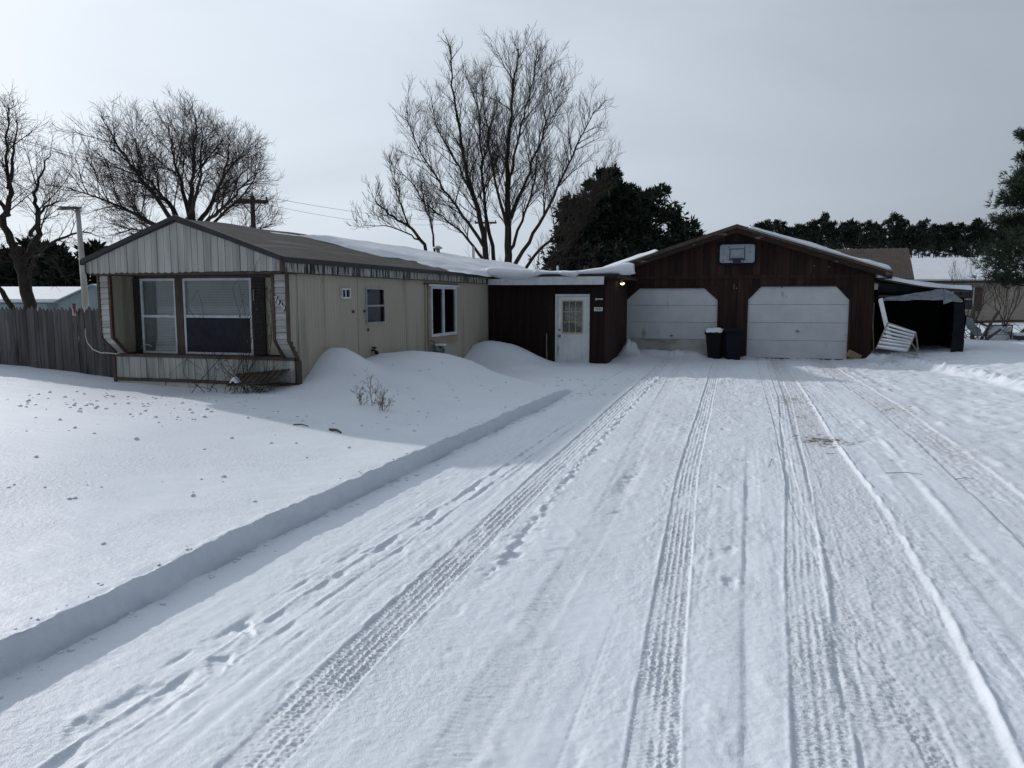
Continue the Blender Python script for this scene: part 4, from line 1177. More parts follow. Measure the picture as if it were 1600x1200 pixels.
garage_snow('roof_snow', 'thin snow on the lower left slope of the garage roof', GX0 - .36, -2.3, GY - .43, 31.2, .12, 155, .02)
roof_pipe('vent_pipe', 'thin white vent pipe on the snowy breezeway roof', -4.87, 21.3, 2.42, 2.66, .03, False)

# ------------------------------------------------------------------ fence, flag, lamp pole
fe = thing('picket_fence', 'grey weathered wooden stockade fence left of the mobile home', 'fence', (0, 0, 0))
x = -10.12
prev = None
while x > -17.5:
    wd = rng.uniform(.070, .092)
    hgt = 1.60 + rng.uniform(-.035, .03)
    gap = rng.choice([.001] * 7 + [.006, .012])
    a, b = x - wd, x
    y0 = 10.68 + rng.uniform(-.006, .006)
    tl = rng.uniform(-.012, .012)
    m = MB().prism([(a, -.05), (b, -.05), (b + tl, hgt - .07), ((a + b) / 2 + tl + rng.uniform(-.008, .008), hgt), (a + tl, hgt - .07)], 'y', y0, y0 + .02)
    m.build('picket', 'fence_wood', fe)
    x = a - gap
for zz in (.62, 1.22):
    MB().box(-17.4, -10.1, 10.71, 10.75, zz, zz + .08).build('rail', 'fence_wood', fe)
for xx in (-10.2, -12.6, -15.0, -17.3):
    MB().box(xx - .05, xx + .05, 10.752, 10.85, -.05, 1.5).build('post', 'fence_wood', fe)

fl = thing('small_flag', 'small faded striped flag hanging limp over the picket fence', 'flag', (-10.93, 10.64, 1.62))
V = []; F = []
for j in range(9):
    for k in range(6):
        V.append((-.045 + .018 * k + .012 * math.sin(j * .9 + k), -.02 + .014 * math.sin(k * 1.7 + j * .5), .05 - j * .026))
for j in range(8):
    for k in range(5): q = j * 6 + k; F.append((q, q + 1, q + 7, q + 6))
MB().add(V, F).build('cloth', 'flag_cloth', fl, True)
MB().add([(v[0], v[1] - .004, v[2]) for v in V[:24]], [f for f in F if max(f) < 24 and f[0] % 6 < 2]).build('canton', 'flag_blue', fl, True)
MB().tube([(.045, .02, .10), (.0, 0, .03), (-.06, -.01, -.02)], .006, 5).build('stick', 'pole_white', fl)

lpst = thing('lamp_post', 'slim white lamp post with flat head behind the picket fence', 'lamp post', (-13.9, 13.8, -.1))
MB().tube([(.10, -.02, 0), (.02, 0, 1.7), (-.14, .10, 3.80)], [.075, .07, .05], 10).build('pole', 'pole_white', lpst, True)
MB().tube([(-.14, .10, 3.74), (-.32, .04, 3.83), (-.52, -.04, 3.83)], .018, 6).build('arm', 'pole_white', lpst)
MB().prism([(-.60, 3.80), (-.08, 3.815), (-.04, 3.85), (-.50, 3.87)], 'y', -.03, .14).build('lamp_head', 'dark_metal', lpst)
MB().tube([(-.06, .02, .4), (-.09, .02, 1.85)], .010, 5).build('conduit', 'dark_metal', lpst)

cb = MB().tube([(-10.72, 10.62, 1.24), (-10.71, 10.60, 1.12), (-10.62, 10.55, 1.0), (-10.42, 10.45, .90), (-10.15, 10.34, .855), (-9.95, 10.30, .86), (-9.78, 10.28, .85), (-9.70, 10.30, .88)], .008, 6).build('white_cable', 'cable', None, True)
tag(cb, 'loose white cable drooping from the fence to the bay sill', 'cable')
cb2 = MB().tube([(-9.62, 10.66, .92), (-9.55, 10.64, .985), (-9.45, 10.64, .99), (-9.38, 10.65, .95)], .007, 6).build('white_cable', 'cable', None, True)
tag(cb2, 'short arched end of white cable below the left bay window', 'cable')

# ------------------------------------------------------------------ wall fittings
sp = thing('garden_tap', 'black outdoor tap on the tan side wall', 'tap', (MX1, 12.93, .78))
MB().tube([(-.02, 0, .02), (.05, 0, .02), (.09, 0, -.03)], .018, 8).build('spout', 'black_plastic', sp)
MB().lathe((.045, 0, .045), [(.01, 0), (.045, .02), (.045, .035), (.01, .04)], 10).build('handle', 'black_plastic', sp)
MB().lathe((.06, .05, -.03), [(.03, -.03), (.045, 0), (.02, .04)], 8).build('splitter', 'black_plastic', sp)
gm = thing('gas_meter', 'grey gas meter on pipes under the large side window', 'meter', (MX1 + .12, 16.0, .22))
MB().lathe((0, .05, .35), [(.06, -.11), (.085, -.10), (.095, 0), (.085, .10), (.04, .12)], 8).build('body', 'steel', gm, True)
MB().lathe((.11, .05, .36), [(.06, 0), (.06, .03), (.05, .04)], 12, 'x').build('dial', 'alu_frame', gm)
MB().lathe((.02, -.22, .40), [(.03, -.06), (.09, -.02), (.09, .01), (.03, .05)], 14).build('regulator', 'steel', gm, True)
MB().tube([(.0, -.40, -.3), (0, -.40, .42), (0, -.22, .42), (0, .05, .50), (-.08, .22, .5), (-.08, .22, .05)], .02, 8).build('pipe', 'steel', gm)
MB().tube([(0, -.30, .42), (0, -.30, .58), (-.1, -.30, .62)], .018, 8).build('riser_pipe', 'steel', gm)
MB().obox((.0, .05, .50), (.22, .30, .035), 0.2).build('snow_cap', 'roof_snow', gm)

# ------------------------------------------------------------------ bins
def bin_(name, label, x, y, z, wt, wb, h, rz, mt, snow):
    t = thing(name, label, 'trash bin', (x, y, z), rz, 'wheeled bins by the garage')
    a, b = wt / 2, wb / 2
    v = [(-b, -b, .03), (b, -b, .03), (b, b, .03), (-b, b, .03), (-a, -a, h - .10), (a, -a, h - .10), (a, a, h - .10), (-a, a, h - .10)]
    MB().add(v, [(0, 3, 2, 1), (4, 5, 6, 7), (0, 1, 5, 4), (1, 2, 6, 5), (2, 3, 7, 6), (3, 0, 4, 7)]).build('body', mt, t, bevel=.02)
    MB().box(-a - .02, a + .02, -a - .02, a + .02, h - .115, h - .06).build('rim', mt, t, bevel=.008)
    lid = MB().prism([(-a - .035, h - .058), (a + .035, h - .058), (a + .01, h - .02), (a * .6, h + .015), (-a * .6, h + .015), (-a - .01, h - .02)], 'x', -a - .03, a + .03).build('lid', mt, t, bevel=.006)
    MB().tube([(-a * .7, a + .03, h - .08), (-a * .7, a + .09, h - .05), (a * .7, a + .09, h - .05), (a * .7, a + .03, h - .08)], .014, 6).build('handle', mt, t)
    for s in (-1, 1):
        MB().lathe((s * (b + .005), b + .01, .09), [(.085, -.025), (.09, 0), (.085, .025)], 14, 'x').build('wheel', 'black_plastic', t)
    MB().box(-b * .6, b * .6, -b - .012, -b + .02, .06, .10).build('foot', mt, t)
    if snow:
        nx = 12; V = []; F = []
        for j in range(nx + 1):
            for k in range(nx + 1):
                u = -1 + 2 * j / nx; v_ = -1 + 2 * k / nx
                e = (1 - abs(u) ** 6) * (1 - abs(v_) ** 6)
                V.append((u * (a + .03), v_ * (a + .03), h - .05 + .13 * e ** .6 + .012 * math.sin(u * 5 + v_ * 3)))
        for j in range(nx):
            for k in range(nx): q = j * (nx + 1) + k; F.append((q, q + nx + 1, q + nx + 2, q + 1))
        MB().add(V, F).build('snow_cap', 'roof_snow', t, True)
    return t
bin_('wheeled_bin', 'black trash bin with snow on its lid beside the left garage door', -.60, 23.3, gz(-.6, 23.3) - .04, .47, .33, .86, R(-6), 'black_plastic', True)
bin_('wheeled_bin', 'taller blue black trash bin with bare lid between the garage doors', -.07, 23.08, gz(-.07, 23.08) - .03, .48, .36, .92, R(5), 'blue_black_plastic', False)

bx = MB().obox((3.22, 23.55, gz(3.22, 23.45) + .10), (.34, .2, .2), Matrix.Rotation(R(25), 3, 'Y') @ Matrix.Rotation(R(12), 3, 'Z')).build('wood_block', 'cardboard', None, bevel=.008)
tag(bx, 'tan block tipped against the garage corner right of the door', 'block')

# ------------------------------------------------------------------ lean-to, shelter and clutter right of the garage
lt = thing('lean_to_roof', 'low sloping plank roof with snow jutting from the garage side', 'lean-to', (0, 0, 0))
def slab(x0, z0, x1, z1, y0, y1, th, mt, nm, parent, wob=0, n=16):
    V = []; F = []
    for j in range(n + 1):
        t = j / n
        xx = x0 + (x1 - x0) * t; zz = z0 + (z1 - z0) * t - .05 * math.sin(t * math.pi) + wob * math.sin(t * 9) * .3
        w2 = th * (1 + wob * 4 * math.sin(t * 13 + 1))
        V += [(xx, y0 + wob * math.sin(t * 11), zz), (xx, y1, zz + .02), (xx, y1, zz + w2 + .02), (xx, y0 + wob * math.sin(t * 7) + (.03 if wob else 0), zz + w2)]
        if j:
            a = 4 * (j - 1); b = 4 * j
            for k in range(4): F.append((a + k, a + (k + 1) % 4, b + (k + 1) % 4, b + k))
    F += [(3, 2, 1, 0), tuple(4 * n + k for k in range(4))]
    return MB().add(V, F).build(nm, mt, parent, False)
slab(3.75, 2.27, 6.02, 1.93, 23.5, 26.6, .035, 'dark_metal', 'deck', lt)
slab(3.73, 2.31, 6.05, 1.968, 23.46, 26.6, .11, 'roof_snow', 'snow_layer', lt, .03)
for xx, zz in ((5.9, 1.93),):
    MB().box(xx - .04, xx + .04, 23.7, 23.78, -.05, zz).build('post', 'old_wood', lt)
MB().box(3.78, 5.95, 23.60, 23.64, 1.78, 1.84).build('cross_rail', 'dark_metal', lt)
ts = thing('tarp_shelter', 'dark tarpaulin shelter with grey flap under the lean-to', 'shelter', (0, 0, 0))
def cloth(pts_rows, nm, mt, parent, sub=6, amp=.02, seed=1):
    """bilinear patch rows of 3D points, wrinkled"""
    A = np.array(pts_rows, float)
    nr, nc = A.shape[:2]
    rr = np.linspace(0, nr - 1, (nr - 1) * sub + 1); cc = np.linspace(0, nc - 1, (nc - 1) * sub + 1)
    V = []
    for r_ in rr:
        i0 = min(int(r_), nr - 2); fr_ = r_ - i0
        for c_ in cc:
            j0 = min(int(c_), nc - 2); fc = c_ - j0
            p = (A[i0, j0] * (1 - fr_) + A[i0 + 1, j0] * fr_) * (1 - fc) + (A[i0, j0 + 1] * (1 - fr_) + A[i0 + 1, j0 + 1] * fr_) * fc
            V.append(p)
    V = np.array(V)
    s = V[:, 0] * 2.1 + V[:, 1] * .9; q = V[:, 2] * 2.4 + V[:, 1] * 1.3
    V[:, 1] += amp * 2 * fbm(s * 1.2, q * 1.2, 3, seed); V[:, 2] += amp * fbm(s * 1.7 + 4, q * 1.7, 3, seed + 4); V[:, 0] += amp * fbm(s * 1.5, q * 1.5 + 7, 3, seed + 8)
    me = grid_mesh(nm, V, len(rr), len(cc), mt)
    o = bpy.data.objects.new(nm, me); COL.objects.link(o); o.parent = parent
    return o
cloth([[(3.78, 23.62, 2.20), (4.6, 23.62, 2.10), (5.3, 23.62, 2.0)], [(3.78, 23.75, 1.88), (4.6, 23.72, 1.90), (5.3, 23.66, 1.98)]], 'upper_tarp', 'tarp', ts, 6, .03, 201)
cloth([[(3.80, 23.50, 1.74), (4.45, 23.46, 1.86), (5.36, 23.42, 2.00)], [(3.80, 23.48, 1.68), (4.45, 23.42, 1.70), (5.36, 23.40, 1.72)]], 'front_flap', 'tarp_grey', ts, 8, .05, 205)
cloth([[(5.36, 23.41, 2.0), (5.62, 23.38, 1.88), (5.84, 23.36, 1.66)], [(5.38, 23.38, 1.60), (5.58, 23.36, 1.66), (5.84, 23.35, 1.62)]], 'hanging_flap', 'tarp_grey', ts, 8, .04, 209)
cloth([[(3.80, 23.5, 1.74), (5.84, 23.38, 1.72)], [(3.80, 26.5, 1.85), (5.95, 26.5, 1.75)]], 'top_tarp', 'tarp', ts, 10, .05, 213)
cloth([[(5.84, 23.36, 1.76), (5.95, 26.6, 1.85)], [(5.95, 23.40, 1.2), (6.05, 26.5, 1.2)], [(5.88, 23.42, .0), (6.0, 26.6, -.1)]], 'side_tarp', 'tarp', ts, 10, .06, 217)
cloth([[(3.70, 26.5, 2.0), (6.05, 26.5, 2.0)], [(3.70, 26.5, -.2), (6.1, 26.5, -.2)]], 'back_tarp', 'tarp', ts, 10, .05, 221)
cloth([[(5.62, 23.40, 1.62), (5.86, 23.36, 1.62)], [(5.66, 23.42, .9), (5.94, 23.38, .95)], [(5.60, 23.40, .25), (5.90, 23.38, .25)]], 'front_tarp_edge', 'tarp', ts, 6, .05, 225)

# leaning snowy planks and tipped bench
for k, (xa, za, xb, zb, y, lab) in enumerate(((3.78, 1.70, 4.05, .72, 23.0, 'snow edged plank leaning steeply on the garage corner'),)):
    t = thing('leaning_plank', lab, 'plank', (0, 0, 0))
    d = Vector((xb - xa, -.35, zb - za - .25)); 
    v = [(xa - .06, y + .25, za), (xa + .02, y + .25, za + .03), (xb + .02, y - .1, zb - .25), (xb - .06, y - .1, zb - .28)]
    v2 = [(p[0] + .03, p[1] + .03, p[2] - .02) for p in v]
    MB().add(v + v2, [(0, 1, 2, 3), (7, 6, 5, 4), (0, 4, 5, 1), (1, 5, 6, 2), (2, 6, 7, 3), (3, 7, 4, 0)]).build('board', 'old_wood', t)
    v3 = [(p[0] + .025, p[1] - .02, p[2] + .035) for p in v]
    MB().add([(p[0] + .005, p[1] - .004, p[2] + .004) for p in v] + v3, [(3, 2, 1, 0), (4, 5, 6, 7), (0, 1, 5, 4), (1, 2, 6, 5), (2, 3, 7, 6), (3, 0, 4, 7)]).build('snow_strip', 'roof_snow', t)
st = MB().tube([(3.64, 22.95, .25), (3.62, 23.2, 1.0), (3.64, 23.35, 1.62)], .018).build('leaning_stick', 'old_wood')
tag(st, 'thin dark stick upright against the garage corner', 'stick')
bn = thing('tipped_bench', 'tipped slatted bench half filled with snow beside the garage', 'bench', (0, 0, 0))
P00, P10, P11, P01 = Vector((3.88, 22.55, 1.10)), Vector((4.52, 22.35, .86)), Vector((4.22, 21.75, .36)), Vector((3.56, 22.1, .42))
MB().tube([P00, P01], .025, 6).tube([P10, P11], .025, 6).tube([P00, P10], .022, 6).build('frame', 'pale_wood', bn)
for k in range(7):
    t = (k + .5) / 7
    a = P00.lerp(P01, t); b = P10.lerp(P11, t)
    nrm_ = (P10 - P00).cross(P01 - P00).normalized()
    if nrm_.z < 0: nrm_ = -nrm_
    wv = (P01 - P00).normalized() * .04
    v = [a - wv, a + wv, b + wv, b - wv]; v2 = [p + nrm_ * .02 for p in v]
    MB().add(v + v2, [(3, 2, 1, 0), (4, 5, 6, 7), (0, 1, 5, 4), (1, 2, 6, 5), (2, 3, 7, 6), (3, 0, 4, 7)]).build('slat', 'pale_wood', bn)
    # snow ridge on each slat
    v = [a - wv * .9 + nrm_ * .022, a + wv * .9 + nrm_ * .022, b + wv * .9 + nrm_ * .022, b - wv * .9 + nrm_ * .022]
    hN = .03 if k < 4 else .07
    c0, c1 = a + nrm_ * (.03 + hN), b + nrm_ * (.05 + hN)
    if k < 5: c0 = a.lerp(b, .1) + nrm_ * (.025 + hN * .6)
    MB().add(v + [c0 - wv * .4, c0 + wv * .5, c1 + wv * .5, c1 - wv * .4], [(3, 2, 1, 0), (4, 5, 6, 7), (0, 1, 5, 4), (1, 2, 6, 5), (2, 3, 7, 6), (3, 0, 4, 7)]).build('snow_ridge', 'roof_snow', bn, True)
for a, b in ((P10, Vector((4.62, 22.4, .38))), (P11, Vector((4.50, 21.9, .30))), (P10.lerp(P11, .5), Vector((4.58, 22.15, .34)))):
    MB().tube([a, b], .022, 6).build('leg', 'pale_wood', bn)
MB().tube([Vector((4.60, 22.4, .5)), Vector((4.52, 21.95, .45))], .018, 6).build('stretcher', 'pale_wood', bn)

# clutter behind the shelter
fp = thing('framed_panel', 'dark framed panel heaped with snow in the scrap pile', 'panel', (0, 0, 0))
MB().tube([(8.05, 29.3, .30), (8.18, 29.5, .82), (8.95, 29.7, .84), (8.90, 29.6, .28)], .03, 6).build('frame', 'dark_metal', fp)
MB().add([(8.10, 29.36, .30), (8.88, 29.62, .28), (8.93, 29.72, .80), (8.20, 29.54, .79), (8.10, 29.40, .30), (8.88, 29.66, .28), (8.93, 29.76, .80), (8.20, 29.58, .79)], [(0, 1, 2, 3), (7, 6, 5, 4), (0, 4, 5, 1), (1, 5, 6, 2), (2, 6, 7, 3), (3, 7, 4, 0)]).build('snow_face', 'roof_snow', fp)
MB().tube([(8.9, 29.6, .6), (8.75, 29.55, .6)], .02, 5).build('handle', 'dark_metal', fp)
for nm, lab, a, b, r_ in (('scrap_beam', 'long dark beam lying level across the scrap pile', (7.7, 29.9, .92), (9.9, 30.3, .98), .05),
                          ('scrap_beam', 'thick leaning dark beam at the left of the scrap pile', (7.85, 29.2, .25), (8.45, 29.5, 1.32), .055),
                          ('scrap_post', 'upright dark post beside the tarpaulin shelter', (7.72, 29.5, -.1), (7.70, 29.5, 1.48), .07),
                          ('scrap_beam', 'short dark beam propped against the framed panel', (7.95, 29.05, .30), (8.45, 29.1, .72), .05),
                          ('scrap_beam', 'slanting dark beam at the right end of the scrap pile', (8.95, 29.5, .32), (9.6, 29.8, 1.0), .05),
                          ('scrap_beam', 'dark pole slanting down from shelter to scrap pile', (7.2, 29.3, 1.25), (8.2, 29.7, .80), .04)):
    o = MB().tube([a, Vector(a).lerp(Vector(b), .5) + Vector((0, 0, .02)), b], [r_, r_ * .95, r_ * .85], 7).build(nm, 'old_wood')
    tag(o, lab, 'beam' if nm == 'scrap_beam' else 'post')
bl = thing('snowy_crate', 'low dark crate with snowy lid at the right of the scrap pile', 'crate', (9.35, 29.55, .15))
MB().box(-.35, .35, -.25, .25, 0, .34).build('body', 'dark_metal', bl)
MB().obox((0, 0, .40), (.8, .55, .10), 0.1).build('snow_lid', 'roof_snow', bl, bevel=.03)
tw = thing('scrap_tarp', 'grey cloth hanging from the post by the scrap pile', 'cloth', (0, 0, 0))
cloth([[(7.35, 29.2, 1.1), (7.62, 29.2, 1.05)], [(7.45, 29.15, .75), (7.85, 29.1, .7)], [(7.7, 29.1, .45), (7.95, 29.05, .45)]], 'cloth', 'tarp_grey', tw, 6, .08, 231)
sw = thing('brush_pile', 'tangle of bent sticks and wire under the scrap beams', 'brush', (0, 0, 0))
m = MB()
for k in range(46):
    a = Vector((rng.uniform(7.3, 9.6), rng.uniform(28.9, 30.0), rng.uniform(.15, .6)))
    d = Vector((rng.uniform(-1, 1), rng.uniform(-.5, .5), rng.uniform(-.2, .7))).normalized() * rng.uniform(.3, .9)
    m.tube([a, a + d * .5 + Vector((0, 0, rng.uniform(-.05, .12))), a + d], [.014, .011, .006], 4)
m.build('sticks', 'old_wood', sw)

# ------------------------------------------------------------------ neighbour's house and shed
nh = thing('neighbour_house', 'beige house with snowy roof and brown metal wing beyond garage', 'house', (0, 0, 0))
ah = 0.0
def H(u, v, z):   # u along the eave, v back
    return Vector((9.4 + u * math.cos(-ah) - v * math.sin(-ah), 50.0 + u * math.sin(-ah) + v * math.cos(-ah), z))
def hbox(m, u0, u1, v0, v1, z0, z1):
    c = H((u0 + u1) / 2, (v0 + v1) / 2, (z0 + z1) / 2)
    m.obox(c, (u1 - u0, v1 - v0, z1 - z0), Matrix.Rotation(-ah, 3, 'Z')); return m
def hprism(m, prof, u0, u1):
    n = len(prof)
    v = [H(u0, a, z) for a, z in prof] + [H(u1, a, z) for a, z in prof]
    m.add(v, [tuple(range(n)), tuple(range(2 * n - 1, n - 1, -1))] + [(i, i + n, (i + 1) % n + n, (i + 1) % n) for i in range(n)]); return m
hbox(MB(), -1, 12, .5, 6, -.3, 2.72).build('wall', 'house_siding', nh)
hprism(MB(), [(.0, 2.64), (3.3, 4.0), (6.6, 2.64), (6.6, 2.74), (3.3, 4.1), (.0, 2.74)], -.2, 12.4).build('roof', 'brown_roof', nh)
hprism(MB(), [(-.03, 2.745), (3.3, 4.11), (6.6, 2.745), (6.6, 2.85), (3.3, 4.2), (-.03, 2.84)], -.1, 12.4).build('roof_snow_layer', 'roof_snow', nh)
hbox(MB(), -.2, 12.4, -.06, -.035, 2.60, 2.74).build('gutter', 'dark_metal', nh)
def hwin(u0, u1, z0, z1, shutter):
    f = MB(); hbox(f, u0, u1, .42, .48, z1 - .07, z1); hbox(f, u0, u1, .42, .48, z0, z0 + .07); hbox(f, u0, u0 + .07, .42, .48, z0 + .07, z1 - .07); hbox(f, u1 - .07, u1, .42, .48, z0 + .07, z1 - .07); hbox(f, (u0 + u1) / 2 - .03, (u0 + u1) / 2 + .03, .43, .47, z0 + .07, z1 - .07); hbox(f, u0 + .07, u1 - .07, .425, .465, (z0 + z1) / 2 - .03, (z0 + z1) / 2 + .03)
    wn = f.build('window', 'white_frame', nh)
    hbox(MB(), u0 + .05, u1 - .05, .475, .49, z0 + .05, z1 - .05).build('pane', 'curtain_dark', wn)
    if shutter: hbox(MB(), u1 + .02, u1 + .42, .43, .49, z0, z1).build('shutter', 'old_wood', nh)
hwin(2.6, 3.75, 1.0, 2.35, True)
hwin(9.3, 10.4, 1.0, 2.35, True)
hbox(MB(), 6.6, 7.6, .45, .49, .3, 2.2).build('door', 'pale_wood', nh)
# cross wing with bare brown metal roof
pr = [(-4.2, 2.72), (-2.3, 4.42), (-.4, 2.72), (-.4, 2.80), (-2.3, 4.50), (-4.2, 2.80)]
rfw = hprism(MB(), pr, -7.4, -.35).build('wing_roof', 'brown_roof', nh)
for k in range(22):
    u = -7.3 + k * .325
    v = [H(u, -4.22, 2.79), H(u + .05, -4.22, 2.79), H(u + .05, -2.3, 4.505), H(u, -2.3, 4.505), H(u, -4.22, 2.83), H(u + .05, -4.22, 2.83), H(u + .05, -2.3, 4.545), H(u, -2.3, 4.545)]
    MB().add(v, [(3, 2, 1, 0), (4, 5, 6, 7), (0, 1, 5, 4), (1, 2, 6, 5), (2, 3, 7, 6), (3, 0, 4, 7)]).build('roof_seam', 'brown_roof', rfw)
hbox(MB(), -7.2, -.6, -4.0, -.6, -.3, 2.75).build('wing_wall', 'house_siding', nh)
hprism(MB(), [(-4.0, 2.74), (-2.3, 4.36), (-.6, 2.74)], -.9, -.62).build('wing_gable', 'house_siding', nh)

sh = thing('metal_shed', 'long low metal shed with snowy roof behind the picket fence', 'shed', (0, 0, 0))
sa = R(16)
def S(u, v, z): return Vector((-46 + u * math.cos(sa) - v * math.sin(sa), 37.2 + u * math.sin(sa) + v * math.cos(sa), z))
def sprism(prof, u0, u1, nm, mt):
    n = len(prof)
    v = [S(u0, a, z) for a, z in prof] + [S(u1, a, z) for a, z in prof]
    MB().add(v, [tuple(range(n)), tuple(range(2 * n - 1, n - 1, -1))] + [(i, i + n, (i + 1) % n + n, (i + 1) % n) for i in range(n)]).build(nm, mt, sh)
sprism([(0, -1.6), (0, 1.45), (5, 1.9), (5, -1.6)], -6, 4.5, 'wall', 'shed_metal')
sprism([(-.02, -1.6), (-.02, 1.38), (3.9, 1.9), (3.9, -1.6)], 4.5, 9, 'teal_wall', 'shed_teal')
sprism([(-.3, 1.46), (4.6, 2.28), (9, 1.5), (9, 1.72), (4.6, 2.52), (-.3, 1.68)], -6.3, 9.2, 'roof_snow_layer', 'roof_snow')
sprism([(-.34, 1.36), (-.28, 1.36), (-.28, 1.47), (-.34, 1.47)], -6.3, 9.2, 'gutter', 'steel')
sn = thing('teal_shed', 'small teal gabled shed beside the long metal shed', 'shed', (0, 0, 0))
m = MB().prism([(-39.7, -1.6), (-34.0, -1.6), (-34.0, 1.9), (-36.9, 2.50), (-39.7, 1.50)], 'y', 37.4, 38.4).build('wall', 'shed_teal', sn)
m = MB().prism([(-39.95, 1.44), (-36.9, 2.52), (-33.7, 1.8), (-33.7, 1.86), (-36.9, 2.58), (-39.95, 1.50)], 'y', 37.2, 38.4).build('roof', 'shed_metal', sn)

# ------------------------------------------------------------------ utility poles and wires
def util_pole(label, x, y, z0, z1, arm, rz):
    t = thing('utility_pole', label, 'utility pole', (x, y, 0), rz)
    MB().tube([(0, 0, z0), (0, 0, z1)], [.17, .13], 8).build('pole', 'pole_wood', t)
    MB().box(-arm, arm, -.18, -.08, z1 - .45, z1 - .25).build('crossarm', 'pole_wood', t)
    for s in (-1, 1):
        MB().tube([(s * arm * .55, -.12, z1 - .42), (0, -.12, z1 - 1.05)], .03, 5).build('brace', 'pole_wood', t)
        MB().lathe((s * arm * .9, -.13, z1 - .25), [(.04, 0), (.06, .05), (.04, .16)], 8).build('insulator', 'steel', t)
    MB().lathe((0, 0, z1), [(.04, 0), (.06, .05), (.04, .18)], 8).build('insulator', 'steel', t)
    return t
util_pole('wooden utility pole with crossarm rising behind the mobile home roof', -25.58, 37.1, -1, 7.3, .92, R(14))
util_pole('distant utility pole seen between the trunks of the tall tree', -25.4, 77.3, 0, 9.85, 1.15, R(14))
def wire(a, b, sag, label):
    pts = [Vector(a).lerp(Vector(b), k / 24) - Vector((0, 0, sag * 4 * (k / 24) * (1 - k / 24))) for k in range(25)]
    o = MB().tube(pts, .009, 4).build('power_line', 'wire'); tag(o, label, 'power line')
wire((-24.75, 37.3, 7.2), (-24.35, 77.6, 9.75), .5, 'upper power line from the near pole to the distant pole')
wire((-26.4, 36.95, 7.2), (-26.4, 77.0, 9.75), .9, 'lower power line from the near pole to the distant pole')
wire((-26.4, 36.9, 7.2), (-30.0, 16, 9.5), .35, 'power line running left from the near pole crossarm')
wire((-24.75, 37.3, 7.2), (-28.6, 15.6, 8.9), .35, 'second power line running left past the bare trees')

